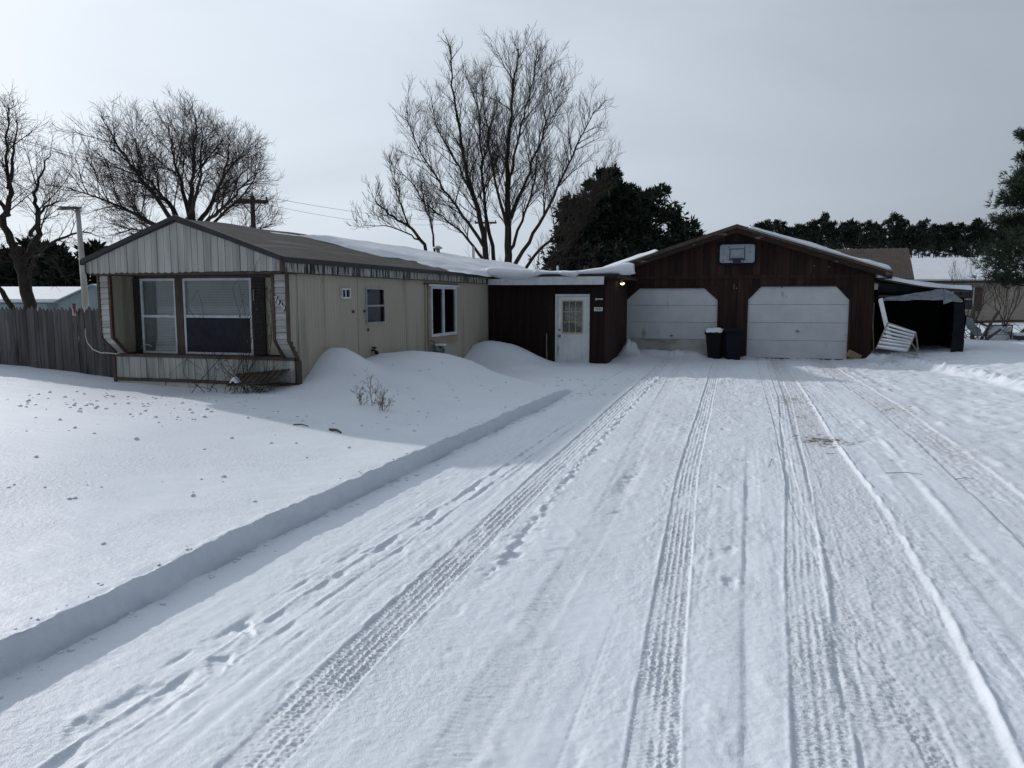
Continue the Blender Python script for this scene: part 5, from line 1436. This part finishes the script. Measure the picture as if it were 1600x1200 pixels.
# ------------------------------------------------------------------ bare trees
class Tree:
    env = None
    def __init__(s, seed, rmin, twig_len, dens=1.0, upb=.25, droop=0):
        s.r = random.Random(seed); s.wood = MB(); s.twigs = MB(); s.rmin = rmin; s.tl = twig_len; s.dens = dens; s.upb = upb; s.droop = droop
        s.count = 0
    def path(s, p, d, Ln, n, wig, up):
        pts = [p.copy()]
        for k in range(n):
            d = (d + Vector((s.r.gauss(0, wig), s.r.gauss(0, wig), s.r.gauss(0, wig) + up / n))).normalized()
            p = p + d * (Ln / n); pts.append(p.copy())
        return pts, d
    def sub(s, pts, r0, Ln, level, start=.2):
        """side shoots along a polyline; Ln is the parent's length"""
        sp = (.27, .20, .15)[level] / s.dens
        cnt = max(2, int(Ln * (1 - start) / sp))
        tot = len(pts) - 1
        for k in range(cnt):
            t = start + (1 - start) * (k + s.r.random()) / cnt
            q = min(t, .999) * tot; i = int(q); f = q - i
            p = pts[i].lerp(pts[i + 1], f); d = (pts[i + 1] - pts[i]).normalized()
            ax = d.orthogonal().normalized(); ax.rotate(Matrix.Rotation(s.r.uniform(0, 6.283), 3, d))
            nd = d.copy(); nd.rotate(Matrix.Rotation(R(s.r.uniform(22, 60)), 3, ax))
            nd = (nd + Vector((0, 0, s.upb))).normalized()
            if level == 0: l2 = s.tl * 1.8 * (1.15 - .4 * t) * s.r.uniform(.3, 1.2) if Ln > 3 else Ln * .55 * s.r.uniform(.4, 1.1)
            elif level == 1: l2 = max(.25, Ln * .55 * (1.1 - .6 * t) * s.r.uniform(.5, 1.1))
            else: l2 = max(.28, Ln * .7 * (1.1 - .5 * t) * s.r.uniform(.6, 1.2))
            rad = max(s.rmin, min(r0 * (1 - .75 * t) * .5, .012 * l2 + s.rmin))
            s.branch(p, nd, l2, rad, level + 1)
    def branch(s, p, d, Ln, rad, level):
        if s.count > 30000: return
        if s.env:
            q = s.env(p + d * Ln)
            if q > 1: Ln = max(.3, Ln * .45) if s.env(p) < 1.05 else .22
        s.count += 1
        n = (0, 6, 4, 2)[level]
        pts, _ = s.path(p, d, Ln, n, (0, .09, .08, .06)[level], s.upb * .7 - (s.droop if level >= 2 else 0))
        tip = s.rmin * .6
        rr = [max(tip, rad + (tip - rad) * (k / n) ** .8) for k in range(n + 1)]
        mb = s.wood if level == 0 else s.twigs
        mb.tube(pts, rr, 4 if level == 1 else 3, cap=False)
        if level < 3: s.sub(pts, rad, Ln, level, .15)
    def limb(s, pts, r0, r1, start=.25, shoots=True):
        pts = [Vector(p) for p in pts]
        # smooth (Catmull-Rom)
        P = [pts[0]] + pts + [pts[-1]]
        out_ = []
        for i in range(1, len(P) - 2):
            for k in range(5):
                t = k / 5
                a, b, c, d = P[i - 1], P[i], P[i + 1], P[i + 2]
                out_.append(.5 * ((2 * b) + (c - a) * t + (2 * a - 5 * b + 4 * c - d) * t * t + (3 * b - a - 3 * c + d) * t ** 3))
        out_.append(pts[-1])
        for q in out_[1:-1]: q += Vector((s.r.gauss(0, .035), s.r.gauss(0, .035), s.r.gauss(0, .02)))
        n = len(out_) - 1
        rr = [r0 * .85 + (r1 - r0 * .85) * (k / n) ** .7 for k in range(n + 1)]
        s.wood.tube(out_, rr, 8, cap=True)
        Ln = sum((out_[k + 1] - out_[k]).length for k in range(n))
        if shoots: s.sub(out_, r0 * .75, Ln, 0, start)
    def build(s, name, label, group=None):
        t = thing(name, label, 'tree', (0, 0, 0), 0, group)
        s.wood.build('trunk', 'bark', t, True)
        me = s.twigs.mesh('crown', 'twig', True)
        o = bpy.data.objects.new('crown', me); COL.objects.link(o); o.parent = t
        print(name, s.count, len(s.twigs.f))
        return t

CR = Vector((math.cos(R(16.26)), math.sin(R(16.26)), 0)); CF = Vector((-math.sin(R(16.26)), math.cos(R(16.26)), 0))
def frame(base):
    base = Vector(base)
    return lambda a, h, dpt=0: base + CR * a + CF * dpt + Vector((0, 0, h))

# tall double-trunked tree
f0 = frame((-11.95, 38.7, 0)); f = lambda a, h, d=0: f0(a * .97, h * .95, d)
T = Tree(3, .0062, 1.45, 1.28, .30)
T.env = lambda p, b=Vector((-11.95, 38.7, 0)): ((((p - b).dot(CR) - 0.5) / 6.0) ** 2 + ((p.z - 8.4) / 6.9) ** 2)
# a: metres right of base, h: height, dpt: away
T.limb([f(-.55, 0), f(-.60, 3), f(-.95, 5.8), f(-1.45, 7.5), f(-1.85, 9.3), f(-2.25, 11.6), f(-2.5, 14), f(-2.55, 15.2)], .27, .015, .3)
T.limb([f(.55, 0), f(.45, 3), f(.45, 5.8), f(.42, 8.2), f(.5, 10.6), f(.72, 13), f(1.0, 15)], .36, .015, .28)
T.limb([f(-.2, .3, .3), f(-.3, 3.5, .4), f(-.75, 6.5, .7), f(-1.0, 9, .9), f(-1.05, 11.4, 1.0), f(-1.35, 13.4, 1.0)], .2, .012, .35)
T.limb([f(-.7, 4.5), f(-1.9, 6.2, -.6), f(-2.9, 7.6, -1), f(-4.1, 9.6, -1.3), f(-4.8, 11.2, -1.5)], .13, .012, .25)
T.limb([f(-.65, 3.6), f(-2.0, 5.4, .8), f(-3.2, 6.4, 1.2), f(-4.6, 7.5, 1.6)], .12, .012, .2)
T.limb([f(-1.2, 6.8), f(-2.2, 9, .6), f(-3.3, 11, 1), f(-3.7, 12.8, 1.2)], .10, .012, .25)
T.limb([f(.5, 3.2), f(1.8, 5.3, -.8), f(3.0, 7.6, -1.4), f(4.1, 10.0, -1.7), f(4.8, 11.4, -1.8)], .16, .012, .3)
T.limb([f(.6, 2.4), f(2.3, 4.6, .9), f(4.0, 6.4, 1.3), f(5.6, 8.4, 1.6)], .15, .012, .3)
T.limb([f(.45, 6), f(1.4, 8.3, .7), f(2.3, 10.8, 1.1), f(3.0, 13.2, 1.2)], .14, .012, .25)
T.limb([f(.45, 5.4), f(-.2, 8, -.8), f(-.6, 10.6, -1.2), f(-.85, 13.4, -1.3)], .13, .012, .25)
T.limb([f(.45, 8), f(1.0, 10.4, -.8), f(1.6, 12.6, -1.1), f(1.9, 14.4, -1.2)], .10, .012, .25)
T.limb([f(.5, 4.4), f(1.4, 6.6, 1.4), f(2.0, 9, 2.0), f(2.2, 11.4, 2.2)], .12, .012, .25)
T.limb([f(.5, 2.0), f(2.0, 3.2, -.8), f(3.4, 4.8, -1.2), f(4.4, 6.0, -1.4)], .10, .012, .3)
T.build('tall_bare_tree', 'tallest bare tree with two upright trunks behind the breezeway')

# broad round tree
f0 = frame((-25.0, 31.0, -1)); f = lambda a, h, d=0: f0(a * .93, h * .92, d)
T = Tree(8, .0062, 1.5, 1.5, .14, .04)
T.env = lambda p, b=Vector((-25.0, 31.0, 0)): ((((p - b).dot(CR) - -0.55) / 4.9) ** 2 + ((p.z - 6.9) / 4.2) ** 2)
T.limb([f(0, 0), f(0, 3), f(.05, 5.2), f(.2, 7)], .42, .26, .9, False)
T.limb([f(.2, 6.6), f(.3, 8.2), f(.5, 9.8), f(.75, 11.9)], .22, .015, .2)
T.limb([f(0, 5.6), f(-.8, 7.4, .5), f(-1.5, 8.2, .8), f(-2.9, 9.6, 1.3), f(-4.6, 11.0, 1.6)], .22, .014, .25)
T.limb([f(0, 5.2), f(-1.4, 6.7, -.6), f(-3.0, 7.6, -1.2), f(-4.9, 8.3, -1.6)], .20, .014, .25)
T.limb([f(-.3, 6.2), f(-1.1, 8.0, -.8), f(-2.2, 9.8, -1.3), f(-3.1, 11.6, -1.5)], .18, .014, .25)
T.limb([f(.1, 6.2), f(.8, 7.4, .6), f(1.2, 8.6, 1), f(1.7, 10.2, 1.3), f(1.85, 11.6, 1.4)], .18, .014, .25)
T.limb([f(.1, 5.4), f(1.3, 6.8, -.6), f(2.4, 7.5, -1), f(3.4, 8.4, -1.4), f(4.1, 9.0, -1.6)], .17, .014, .25)
T.limb([f(.2, 6.8), f(-.5, 8.6, .9), f(-1.1, 10.4, 1.3), f(-1.35, 12.0, 1.4)], .17, .014, .22)
T.limb([f(-.1, 4.9), f(-1.6, 6.1, .9), f(-3.2, 6.6, 1.3), f(-4.7, 6.3, 1.5)], .14, .012, .25)
T.limb([f(.25, 7.2), f(1.2, 9.0, -1), f(1.5, 11.2, -1.3)], .15, .014, .22)
T.limb([f(.1, 5.8), f(.7, 7.0, 1.6), f(2.2, 8.6, 2.2), f(3.0, 10.0, 2.4)], .15, .014, .25)
T.limb([f(.1, 5.0), f(1.6, 5.9, .8), f(3.0, 6.5, 1.1), f(4.0, 6.9, 1.2)], .11, .012, .3)
T.build('round_bare_tree', 'broad round crowned bare tree behind the mobile home gable')

# dark bare tree at the left edge
f0 = frame((-19.6, 17.4, -.2)); f = lambda a, h, d=0: f0(a, h * .93, d)
T = Tree(15, .0042, .95, 1.75, .10, .08)
T.env = lambda p, b=Vector((-19.6, 17.4, 0)): ((((p - b).dot(CR) - -0.5) / 2.25) ** 2 + ((p.z - 4.5) / 3.0) ** 2)
T.limb([f(0, 0), f(.05, 1.6), f(-.05, 3.1), f(-.15, 3.6)], .25, .13, .95, False)
T.limb([f(-.3, .0), f(-.4, 1.6), f(-.8, 2.8, -.3), f(-1.3, 4.2, -.5), f(-1.6, 5.6, -.6)], .15, .012, .4)
T.limb([f(-.1, 3.2), f(-.45, 4.3), f(-.28, 5.3), f(-.30, 6.3), f(-.12, 7.8)], .17, .012, .2)
T.limb([f(-.05, 3.2), f(.3, 4.1, .3), f(.15, 5.0, .4), f(.25, 5.8, .5), f(.6, 6.6, .6)], .15, .012, .2)
T.limb([f(.25, 4.0), f(.75, 4.6, -.3), f(1.2, 4.9, -.5), f(1.65, 5.0, -.6)], .08, .01, .2)
T.limb([f(.05, 2.7), f(.6, 3.3, -.4), f(1.1, 3.3, -.6), f(1.6, 2.75, -.8)], .09, .01, .2)
T.limb([f(.1, 3.4), f(.6, 3.9, .6), f(1.1, 4.2, 1), f(1.5, 4.1, 1.2)], .08, .01, .2)
T.limb([f(-.35, 4.6), f(-1.0, 5.6, .3), f(-1.4, 6.6, .5)], .09, .01, .2)
T.limb([f(-.28, 5.4), f(.2, 6.4, -.4), f(.4, 7.4, -.5)], .08, .01, .2)
T.build('left_bare_tree', 'dark gnarled bare tree at the left edge behind the fence')

# low leaning tree and thicket saplings
f = frame((-14.75, 35.8, 0))
T = Tree(21, .0085, .8, 1.4, .45)
T.limb([f(.2, 0), f(0, 3.6), f(-.7, 5.0), f(-1.7, 5.7), f(-2.6, 6.5)], .17, .03, .5)
T.limb([f(-.9, 5.2), f(-1.5, 6.6, .3), f(-1.7, 8.2, .4)], .07, .012, .2)
T.limb([f(.3, 3.4), f(.2, 5.2, -.3), f(-.5, 7.0, -.4), f(-1.5, 8.0, -.5)], .09, .012, .25)
T.limb([f(-.4, 4.6), f(-1.8, 5.2, -.5), f(-3.2, 5.2, -.6)], .06, .01, .2)
T.build('leaning_bare_tree', 'low leaning bare tree left of the tallest tree')
for k, (a, d, h, lab) in enumerate(((1.7, 41, 3.6, 'short bare sapling just right of the tall tree trunks'), (3.0, 43, 4.3, 'thin bare sapling before the dark evergreens'), (-1.3, 42, 4.6, 'twiggy bare sapling left of the tall tree trunks'), (5.2, 36, 3.4, 'low bare sapling behind the breezeway vent pipe'))):
    b = Vector((-12.6, 0, 0)) + Vector((a, d, 0))
    T = Tree(40 + k, .006, .5, .8, .5)
    T.limb([b, b + Vector((.1, 0, h * .5)), b + Vector((.3, .1, h))], .06, .01, .2)
    T.limb([b + Vector((0, 0, .8)), b + Vector((-.5, .1, h * .5)), b + Vector((-.8, .1, h * .85))], .05, .01, .2)
    T.limb([b + Vector((0, 0, .6)), b + Vector((.7, -.2, h * .5)), b + Vector((1.1, -.2, h * .8))], .05, .01, .2)
    T.build('bare_sapling', lab)
st = MB().tube([(-7.6, 40, 0), (-7.62, 40, 3.4)], [.16, .14], 8).tube([(-7.3, 40.1, 0), (-7.28, 40.1, 3.3)], [.13, .11], 8).build('dead_stump', 'pole_wood')
tag(st, 'tall dead twin stump standing before the dark evergreens', 'stump')
# bare bushes in front of the neighbour's house
for k, (p, h, lab) in enumerate((((10.6, 41.0, .3), 2.2, 'left bare bush before the beige house wall'), ((12.2, 41.5, .3), 2.6, 'right bare bush before the beige house wall'))):
    b = Vector(p)
    T = Tree(60 + k, .0045, .5, .9, .5)
    for j in range(7):
        a = j * .9
        T.limb([b, b + Vector((math.cos(a) * .5, math.sin(a) * .4, h * .5)), b + Vector((math.cos(a) * 1.0, math.sin(a) * .8, h * (.8 + .05 * j)))], .03, .01, .2)
    t = T.build('bare_bush', lab); t['category'] = 'bush'

# ------------------------------------------------------------------ evergreens
def tufts(m, pts, size, r, n=7, flat=.0, wid=.15):
    for p, out_, sc in pts:
        for k in range(n):
            d = Vector((r.gauss(0, 1), r.gauss(0, 1), r.gauss(0, 1) * (1 - flat) + .25)).normalized()
            d = (d + out_ * .8).normalized()
            L_ = size * sc * r.uniform(.6, 1.15)
            sd_ = d.orthogonal().normalized(); sd_.rotate(Matrix.Rotation(r.uniform(0, 6.28), 3, d))
            wv = sd_ * L_ * r.uniform(.6, 1.0) * wid
            a = p + d * L_ * .1
            b = len(m.v)
            m.v += [tuple(a - wv * .5), tuple(a + wv * .5), tuple(p + d * L_ * .65 + wv), tuple(p + d * L_), tuple(p + d * L_ * .6 - wv)]
            m.f += [(b, b + 1, b + 2, b + 3, b + 4)]

def evergreen(seed, h, rad, base, shape, ntuft, tsize, trunk_r, dens_pow=1.0, lumps=26, tn=7, wid=.15, spread=.30):
    """returns trunk MB and crown MB in local space. shape(t)->relative radius, t 0 base of the crown..1 top"""
    r = random.Random(seed)
    tr = MB(); cr = MB()
    pts = [Vector((r.gauss(0, .03) * h * .05, r.gauss(0, .03) * h * .05, h * k / 8)) for k in range(9)]
    tr.tube(pts, [trunk_r * (1 - .85 * k / 8) for k in range(9)], 6)
    boughs = []
    for k in range(lumps):
        t = ((k + r.random()) / lumps) ** dens_pow
        z = base + (h - base) * t
        a = r.uniform(0, 6.283)
        R_ = rad * shape(t) * r.uniform(.7, 1.15)
        d = Vector((math.cos(a), math.sin(a), 0))
        tip = Vector((0, 0, z)) + d * R_ + Vector((0, 0, R_ * r.uniform(.1, .45)))
        tr.tube([Vector((0, 0, z - R_ * .1)), Vector((0, 0, z)) + d * R_ * .5, tip], [trunk_r * .22, trunk_r * .14, trunk_r * .05], 4, cap=False)
        boughs.append((Vector((0, 0, z)), tip, R_))
    P = []
    wt = [b[2] + .1 for b in boughs]
    for _ in range(ntuft):
        b = r.choices(boughs, wt)[0]
        t = r.uniform(.25, 1.0) ** .6
        p = b[0].lerp(b[1], t)
        sp_ = max(.08, b[2] * spread)
        p = p + Vector((r.gauss(0, sp_), r.gauss(0, sp_), r.gauss(0, sp_ * .55)))
        o_ = Vector((p.x, p.y, .35 * b[2])).normalized() if p.length > 0 else Vector((0, 0, 1))
        P.append((p, o_, r.uniform(.7, 1.2)))
    for k in range(int(ntuft * .02) + 3):
        P.append((Vector((r.gauss(0, .1), r.gauss(0, .1), h - r.uniform(0, .08) * h)), Vector((0, 0, 1)), 1.0))
    tufts(cr, P, tsize, r, tn, 0, wid)
    return tr, cr

def put_tree(name, label, tr, cr, loc, nd='needles', rz=0, group=None, cat='tree'):
    t = thing(name, label, cat, loc, rz, group)
    tr.build('trunk', 'bark', t, True)
    me = cr.mesh('crown', nd, False)
    o = bpy.data.objects.new('crown', me); COL.objects.link(o); o.parent = t
    return t
full = lambda t: (math.sin(math.pi * (.12 + .88 * t) ** .8) * .9 + .18) * (1 if t < .9 else .8)
cone = lambda t: 1.05 - .85 * t
for seed, p, h, rad, base, shp, nt_, lab in (
        (1, (-8.0, 46.9, 0), 9.2, 2.6, .8, lambda t: .95 - .62 * t ** 1.5, 4200, 'tallest dark evergreen in the cluster left of the garage'),
        (2, (-9.7, 46.2, 0), 7.4, 1.9, .6, lambda t: .95 - .6 * t ** 1.4, 2800, 'leftmost dark evergreen in the cluster by the bare tree'),
        (3, (-5.2, 47.6, 0), 8.0, 2.2, .7, lambda t: .95 - .5 * t ** 1.6, 2600, 'open right hand evergreen in the cluster left of the garage'),
        (4, (-3.2, 48.2, 0), 6.1, 1.5, .6, lambda t: .95 - .55 * t, 1500, 'smallest evergreen nearest to the garage roof'),
        (5, (-6.7, 45.8, 0), 8.0, 2.3, .4, lambda t: 1 - .55 * t, 3200, 'low bushy evergreen at the front of the dark cluster')):
    tr, cr = evergreen(seed, h, rad, base, shp, nt_, .42, .16, 1, 34, 7)
    put_tree('evergreen_tree', lab, tr, cr, p)
# pine reaching in at the right edge
tr, cr = evergreen(31, 7.2, 1.65, 2.1, lambda t: 1.05 - .6 * t, 6000, .22, .14, 1, 46, 11, .065, .18)
put_tree('near_pine', 'green pine reaching into the frame at the right edge', tr, cr, (9.95, 30.4, 0), 'needles_near')
# plantation row
PV = []
for k in range(6):
    hh = 12.3 + .22 * k
    tr, cr = evergreen(50 + k, hh, 1.55, 8.3 + .3 * (k % 3), lambda t: (.45 + .6 * math.sin(math.pi * min(1, t * .9 + .1))) * (1 - .35 * t), 300, .55, .15, .85, 20, 7, .15, .24)
    PV.append((tr.mesh('trunk', 'bark'), cr.mesh('crown', 'needles')))
LAB = 'tall plantation pine in the far row beyond the garage'
for row, (off, n, s0) in enumerate(((0, 25, 1.0), (8, 20, .98))):
    for k in range(n):
        s = (k + .5 * (row % 2) + rng.uniform(-.3, .3)) / n
        x = 2.0 + 41 * s
        y = 122 + x * .27 + off + rng.uniform(-1, 1)
        t = thing('plantation_pine', LAB, 'tree', (x, y, 0), rng.uniform(0, 6.28), 'far plantation pines')
        v = PV[rng.randrange(6)]
        sc = s0 * rng.uniform(.93, 1.06)
        t.scale = (sc, sc, sc)
        for me, nm in ((v[0], 'trunk'), (v[1], 'crown')):
            o = bpy.data.objects.new(nm, me); COL.objects.link(o); o.parent = t
# dark conifers behind the shed on the left
EV = []
for k in range(3):
    tr, cr = evergreen(70 + k, 6.6, 2.2, .4, cone, 900, .75, .16, 1, 26, 6)
    EV.append((tr.mesh('trunk', 'bark'), cr.mesh('crown', 'needles')))
for k in range(19):
    t = thing('far_conifer', 'dark bushy conifer in the belt behind the metal shed', 'tree', (-70 + k * 2.0 + rng.uniform(-.6, .6), 50 + k * .6 + rng.uniform(-1.5, 1.5), -1.8), rng.uniform(0, 6), 'conifer belt behind the shed')
    sc = rng.uniform(.98, 1.25); t.scale = (sc * 1.1, sc * 1.1, sc)
    v = EV[k % 3]
    for me, nm in ((v[0], 'trunk'), (v[1], 'crown')):
        o = bpy.data.objects.new(nm, me); COL.objects.link(o); o.parent = t

# ------------------------------------------------------------------ shrub, vines, lattice, debris
def twig_clump(name, label, cat, stems, mt, rmin):
    t = thing(name, label, cat, (0, 0, 0))
    m = MB(); r = random.Random(len(stems) * 7 + 1)
    def go(p, d, Ln, rad, lv):
        pts = [p]; q = p.copy(); dd = d.copy()
        for k in range(4):
            dd = (dd + Vector((r.gauss(0, .12), r.gauss(0, .12), r.gauss(0, .08) + .03))).normalized(); q = q + dd * Ln / 4; pts.append(q.copy())
        m.tube(pts, [max(rmin * .6, rad * (1 - .6 * k / 4)) for k in range(5)], 4, cap=False)
        if lv < 2:
            for k in range(6 if lv == 0 else 4):
                i = r.randint(1, 3); b = pts[i].lerp(pts[i + 1], r.random())
                ax = dd.orthogonal().normalized(); ax.rotate(Matrix.Rotation(r.uniform(0, 6.28), 3, dd))
                nd = dd.copy(); nd.rotate(Matrix.Rotation(R(r.uniform(25, 55)), 3, ax))
                go(b, nd, Ln * r.uniform(.25, .5), rad * .6, lv + 1)
    for p, d, Ln, rad in stems: go(Vector(p), Vector(d).normalized(), Ln, rad, 0)
    m.build('stems', mt, t)
    return t
S1 = []
for (cx, cy, n, hh, sp_) in ((-4.98, 9.62, 5, .24, .5), (-4.84, 9.70, 3, .42, .2), (-4.60, 9.48, 8, .28, .55)):
    z = gz(cx, cy) - .03
    for k in range(n):
        S1.append(((cx + rng.uniform(-.07, .07), cy + rng.uniform(-.05, .05), z), (rng.uniform(-sp_, sp_), rng.uniform(-sp_, sp_) * .6, 1), hh * rng.uniform(.7, 1.1), .004))
twig_clump('snowbound_shrub', 'small bare twiggy shrub poking out of the snow mound', 'shrub', S1, 'shrub_twig', .0026)

vt = thing('dead_vine', 'tangled dead vine climbing over the right bay window', 'vine', (0, 0, 0))
m = MB(); r = random.Random(77)
for k in range(34):
    x0 = r.uniform(-8.3, -6.7); z0 = gz(x0, 10.1) - .05
    side = r.random()
    if k < 14: tgt = Vector((r.uniform(-7.75, -7.0), 10.62, r.uniform(1.2, 2.1)))
    elif k < 20: tgt = Vector((r.uniform(-8.72, -8.3), 10.62, r.uniform(1.0, 2.05)))
    else: tgt = Vector((x0 + r.uniform(-.7, .7), r.uniform(9.7, 10.3), z0 + r.uniform(.15, .55)))
    a = Vector((x0, r.uniform(9.95, 10.3), z0))
    pts = []
    bow = r.uniform(.05, .35)
    ph = r.uniform(0, 6)
    for j in range(9):
        t = j / 8
        p = a.lerp(tgt, t) + Vector((.07 * math.sin(t * 7 + ph), -bow * math.sin(t * math.pi) * .5, .05 * math.sin(t * 5 + ph)))
        pts.append(p)
    m.tube(pts, [.0055 - .003 * j / 8 for j in range(9)], 4, cap=False)
    for q in range(4):
        b = pts[r.randint(3, 8)]
        d = Vector((r.gauss(0, .2), r.gauss(0, .05), r.gauss(.05, .18)))
        m.tube([b, b + d * .5 + Vector((0, 0, .02)), b + d], [.003, .0025, .0015], 3, cap=False)
# one shoot runs up past the eave
m.tube([(-6.95, 10.6, 1.5), (-6.98, 10.3, 1.9), (-6.9, 9.99, 2.12), (-6.86, 9.97, 2.25), (-6.78, 9.965, 2.36)], [.005, .005, .004, .003, .002], 4)
m.tube([(-7.05, 10.6, 1.9), (-7.0, 10.55, 1.5), (-6.85, 10.3, 1.1), (-6.95, 10.35, .9)], [.005, .005, .004, .003], 4)
m.build('stems', 'twig', vt)
m = MB()
for xx, yy, zz in ((-7.62, 10.6, 1.50), (-7.30, 10.6, 1.62), (-7.5, 10.6, 1.1)):
    m.add([(xx, yy, zz), (xx + .03, yy - .02, zz - .02), (xx + .01, yy - .01, zz - .06), (xx - .02, yy, zz - .03)], [(0, 1, 2, 3)])
m.build('dead_leaf', 'rust_trim', vt)

la = thing('wooden_lattice', 'fallen dark wooden lattice lying below the bay window', 'lattice', (0, 0, 0))
lz = .44
O = Vector((-7.35, 9.86, lz)); ux = Vector((.98, .12, .10)); uy = Vector((-.15, .85, .30)).normalized()
for k in range(9):
    for s in (0, 1):
        t = k / 8
        if s == 0: a, b, off = O + uy * .42 * t, O + ux * .85 + uy * .42 * t, .0
        else: a, b, off = O + ux * .85 * t, O + ux * .85 * t + uy * .42, .013
        d = (b - a).normalized(); nn = ux.cross(uy).normalized(); sdv = d.cross(nn).normalized() * .016
        v = [a - sdv + nn * off, a + sdv + nn * off, b + sdv + nn * off, b - sdv + nn * off]; v2 = [p + nn * .011 for p in v]
        MB().add(v + v2, [(3, 2, 1, 0), (4, 5, 6, 7), (0, 1, 5, 4), (1, 2, 6, 5), (2, 3, 7, 6), (3, 0, 4, 7)]).build('slat', 'old_wood', la)
lm = MB()
nx = 8
V = []; F = []
for j in range(nx + 1):
    for k in range(nx + 1):
        u = -1 + 2 * j / nx; v_ = -1 + 2 * k / nx; e = max(0, 1 - u * u - v_ * v_ * .8)
        V.append((-7.26 + u * .07, 9.93 + v_ * .07, .49 + .09 * e ** .6))
for j in range(nx):
    for k in range(nx): q = j * (nx + 1) + k; F.append((q, q + nx + 1, q + nx + 2, q + 1))
lm.add(V, F).build('snow_lump', 'roof_snow', la, True)

# loose lumps of snow on the field
def clump_field():
    r = random.Random(9)
    bmx = bmesh.new(); bmesh.ops.create_icosphere(bmx, subdivisions=1, radius=1.0)
    bv = [v.co.copy() for v in bmx.verts]; bf = [[v.index for v in f.verts] for f in bmx.faces]; bmx.free()
    m = MB()
    spots = []
    for _ in range(90): spots.append((r.uniform(-9.5, -3.6), r.uniform(4.5, 9.6), r.choice([.010, .014, .02])))
    for _ in range(90): spots.append((r.uniform(-9.8, -6.0), r.uniform(7.4, 9.2), r.choice([.012, .018, .026])))
    for _ in range(60): spots.append((r.uniform(-6.0, -3.2), r.uniform(8, 13.5), r.choice([.010, .016, .022])))
    for a in ((-4.9, 4.6, .016), (-5.9, 6.4, .024), (-3.9, 3.9, .012), (-5.2, 7.0, .02)): spots.append(a)
    for _ in range(170):
        yy = r.uniform(1.9, 13.0); spots.append((float(bank_x(np.array([yy]))[0]) + .03 + abs(r.gauss(0, .05)), yy, r.choice([.005, .007, .010, .016])))
    for _ in range(60):
        yy = r.uniform(1.9, 13.0); spots.append((float(bank_x(np.array([yy]))[0]) - .05 - abs(r.gauss(0, .06)), yy, r.choice([.005, .007, .011])))
    zz = gzs([a[0] for a in spots], [a[1] for a in spots])
    for (x, y, s), z in zip(spots, zz):
        sx, sy, sz = s * r.uniform(.8, 1.7), s * r.uniform(.8, 1.4), s * r.uniform(.45, .9)
        m.add([(x + v.x * sx * r.uniform(.75, 1.2), y + v.y * sy * r.uniform(.75, 1.2), z + sz * .3 + v.z * sz * r.uniform(.75, 1.2)) for v in bv], bf)
    o = m.build('snow_clumps', 'roof_snow', None, True)
    tag(o, 'small lumps of snow scattered over the left field', 'snow', kind='stuff')
clump_field()

def litter():
    r = random.Random(4)
    m = MB()
    for cx, cy, sx, sy, n in ((1.05, 10.15, .16, .14, 60), (.9, 14.1, .15, .25, 22), (2.43, 13.4, .2, .3, 16), (1.15, 9.7, .1, .2, 14), (4.1, 21.7, .5, .18, 50), (.9, 12.6, .2, .5, 10), (-2.6, 13.9, .4, .3, 12), (-3.1, 15.6, .5, .3, 14)):
        pts = [(r.gauss(cx, sx), r.gauss(cy, sy)) for _ in range(n)]
        for (x, y), z in zip(pts, gzs([p[0] for p in pts], [p[1] for p in pts]) + .006):
            a = r.gauss(0, .6); Ln = r.uniform(.02, .09)
            m.tube([(x, y, z), (x + math.cos(a) * Ln, y + math.sin(a) * Ln, z + r.uniform(0, .012))], [.0035, .0025], 3)
    o = m.build('straw_litter', 'straw'); tag(o, 'brown straw and bark litter trodden into the driveway snow', 'litter', kind='stuff')
litter()
for nm, lab, pts, r_ in (('fallen_stick', 'short dark stick on the snow at the shadow edge', [(-4.55, 7.95), (-4.36, 7.88)], .016),
                         ('fallen_stick', 'forked pale twig lying left of the dark stick', [(-5.05, 7.98), (-4.86, 8.0)], .008),
                         ('fallen_stick', 'bent twig lying right of the dirty wheel track', [(1.5, 8.4), (1.85, 8.45)], .003),
                         ('fallen_stick', 'straight twig across the right wheel track', [(2.1, 8.3), (2.3, 8.42)], .003),
                         ('fallen_stick', 'thin twig between the two middle wheel tracks', [(.42, 8.8), (.36, 8.3)], .003)):
    P = [(x_, y_, gz(x_, y_) + r_ * .7) for x_, y_ in pts]
    mid = tuple((P[0][k] + P[1][k]) / 2 + (.012 if k else .01) for k in range(3))
    o = MB().tube([P[0], mid, P[1]], [r_, r_ * .9, r_ * .6], 5).build(nm, 'old_wood'); tag(o, lab, 'stick')
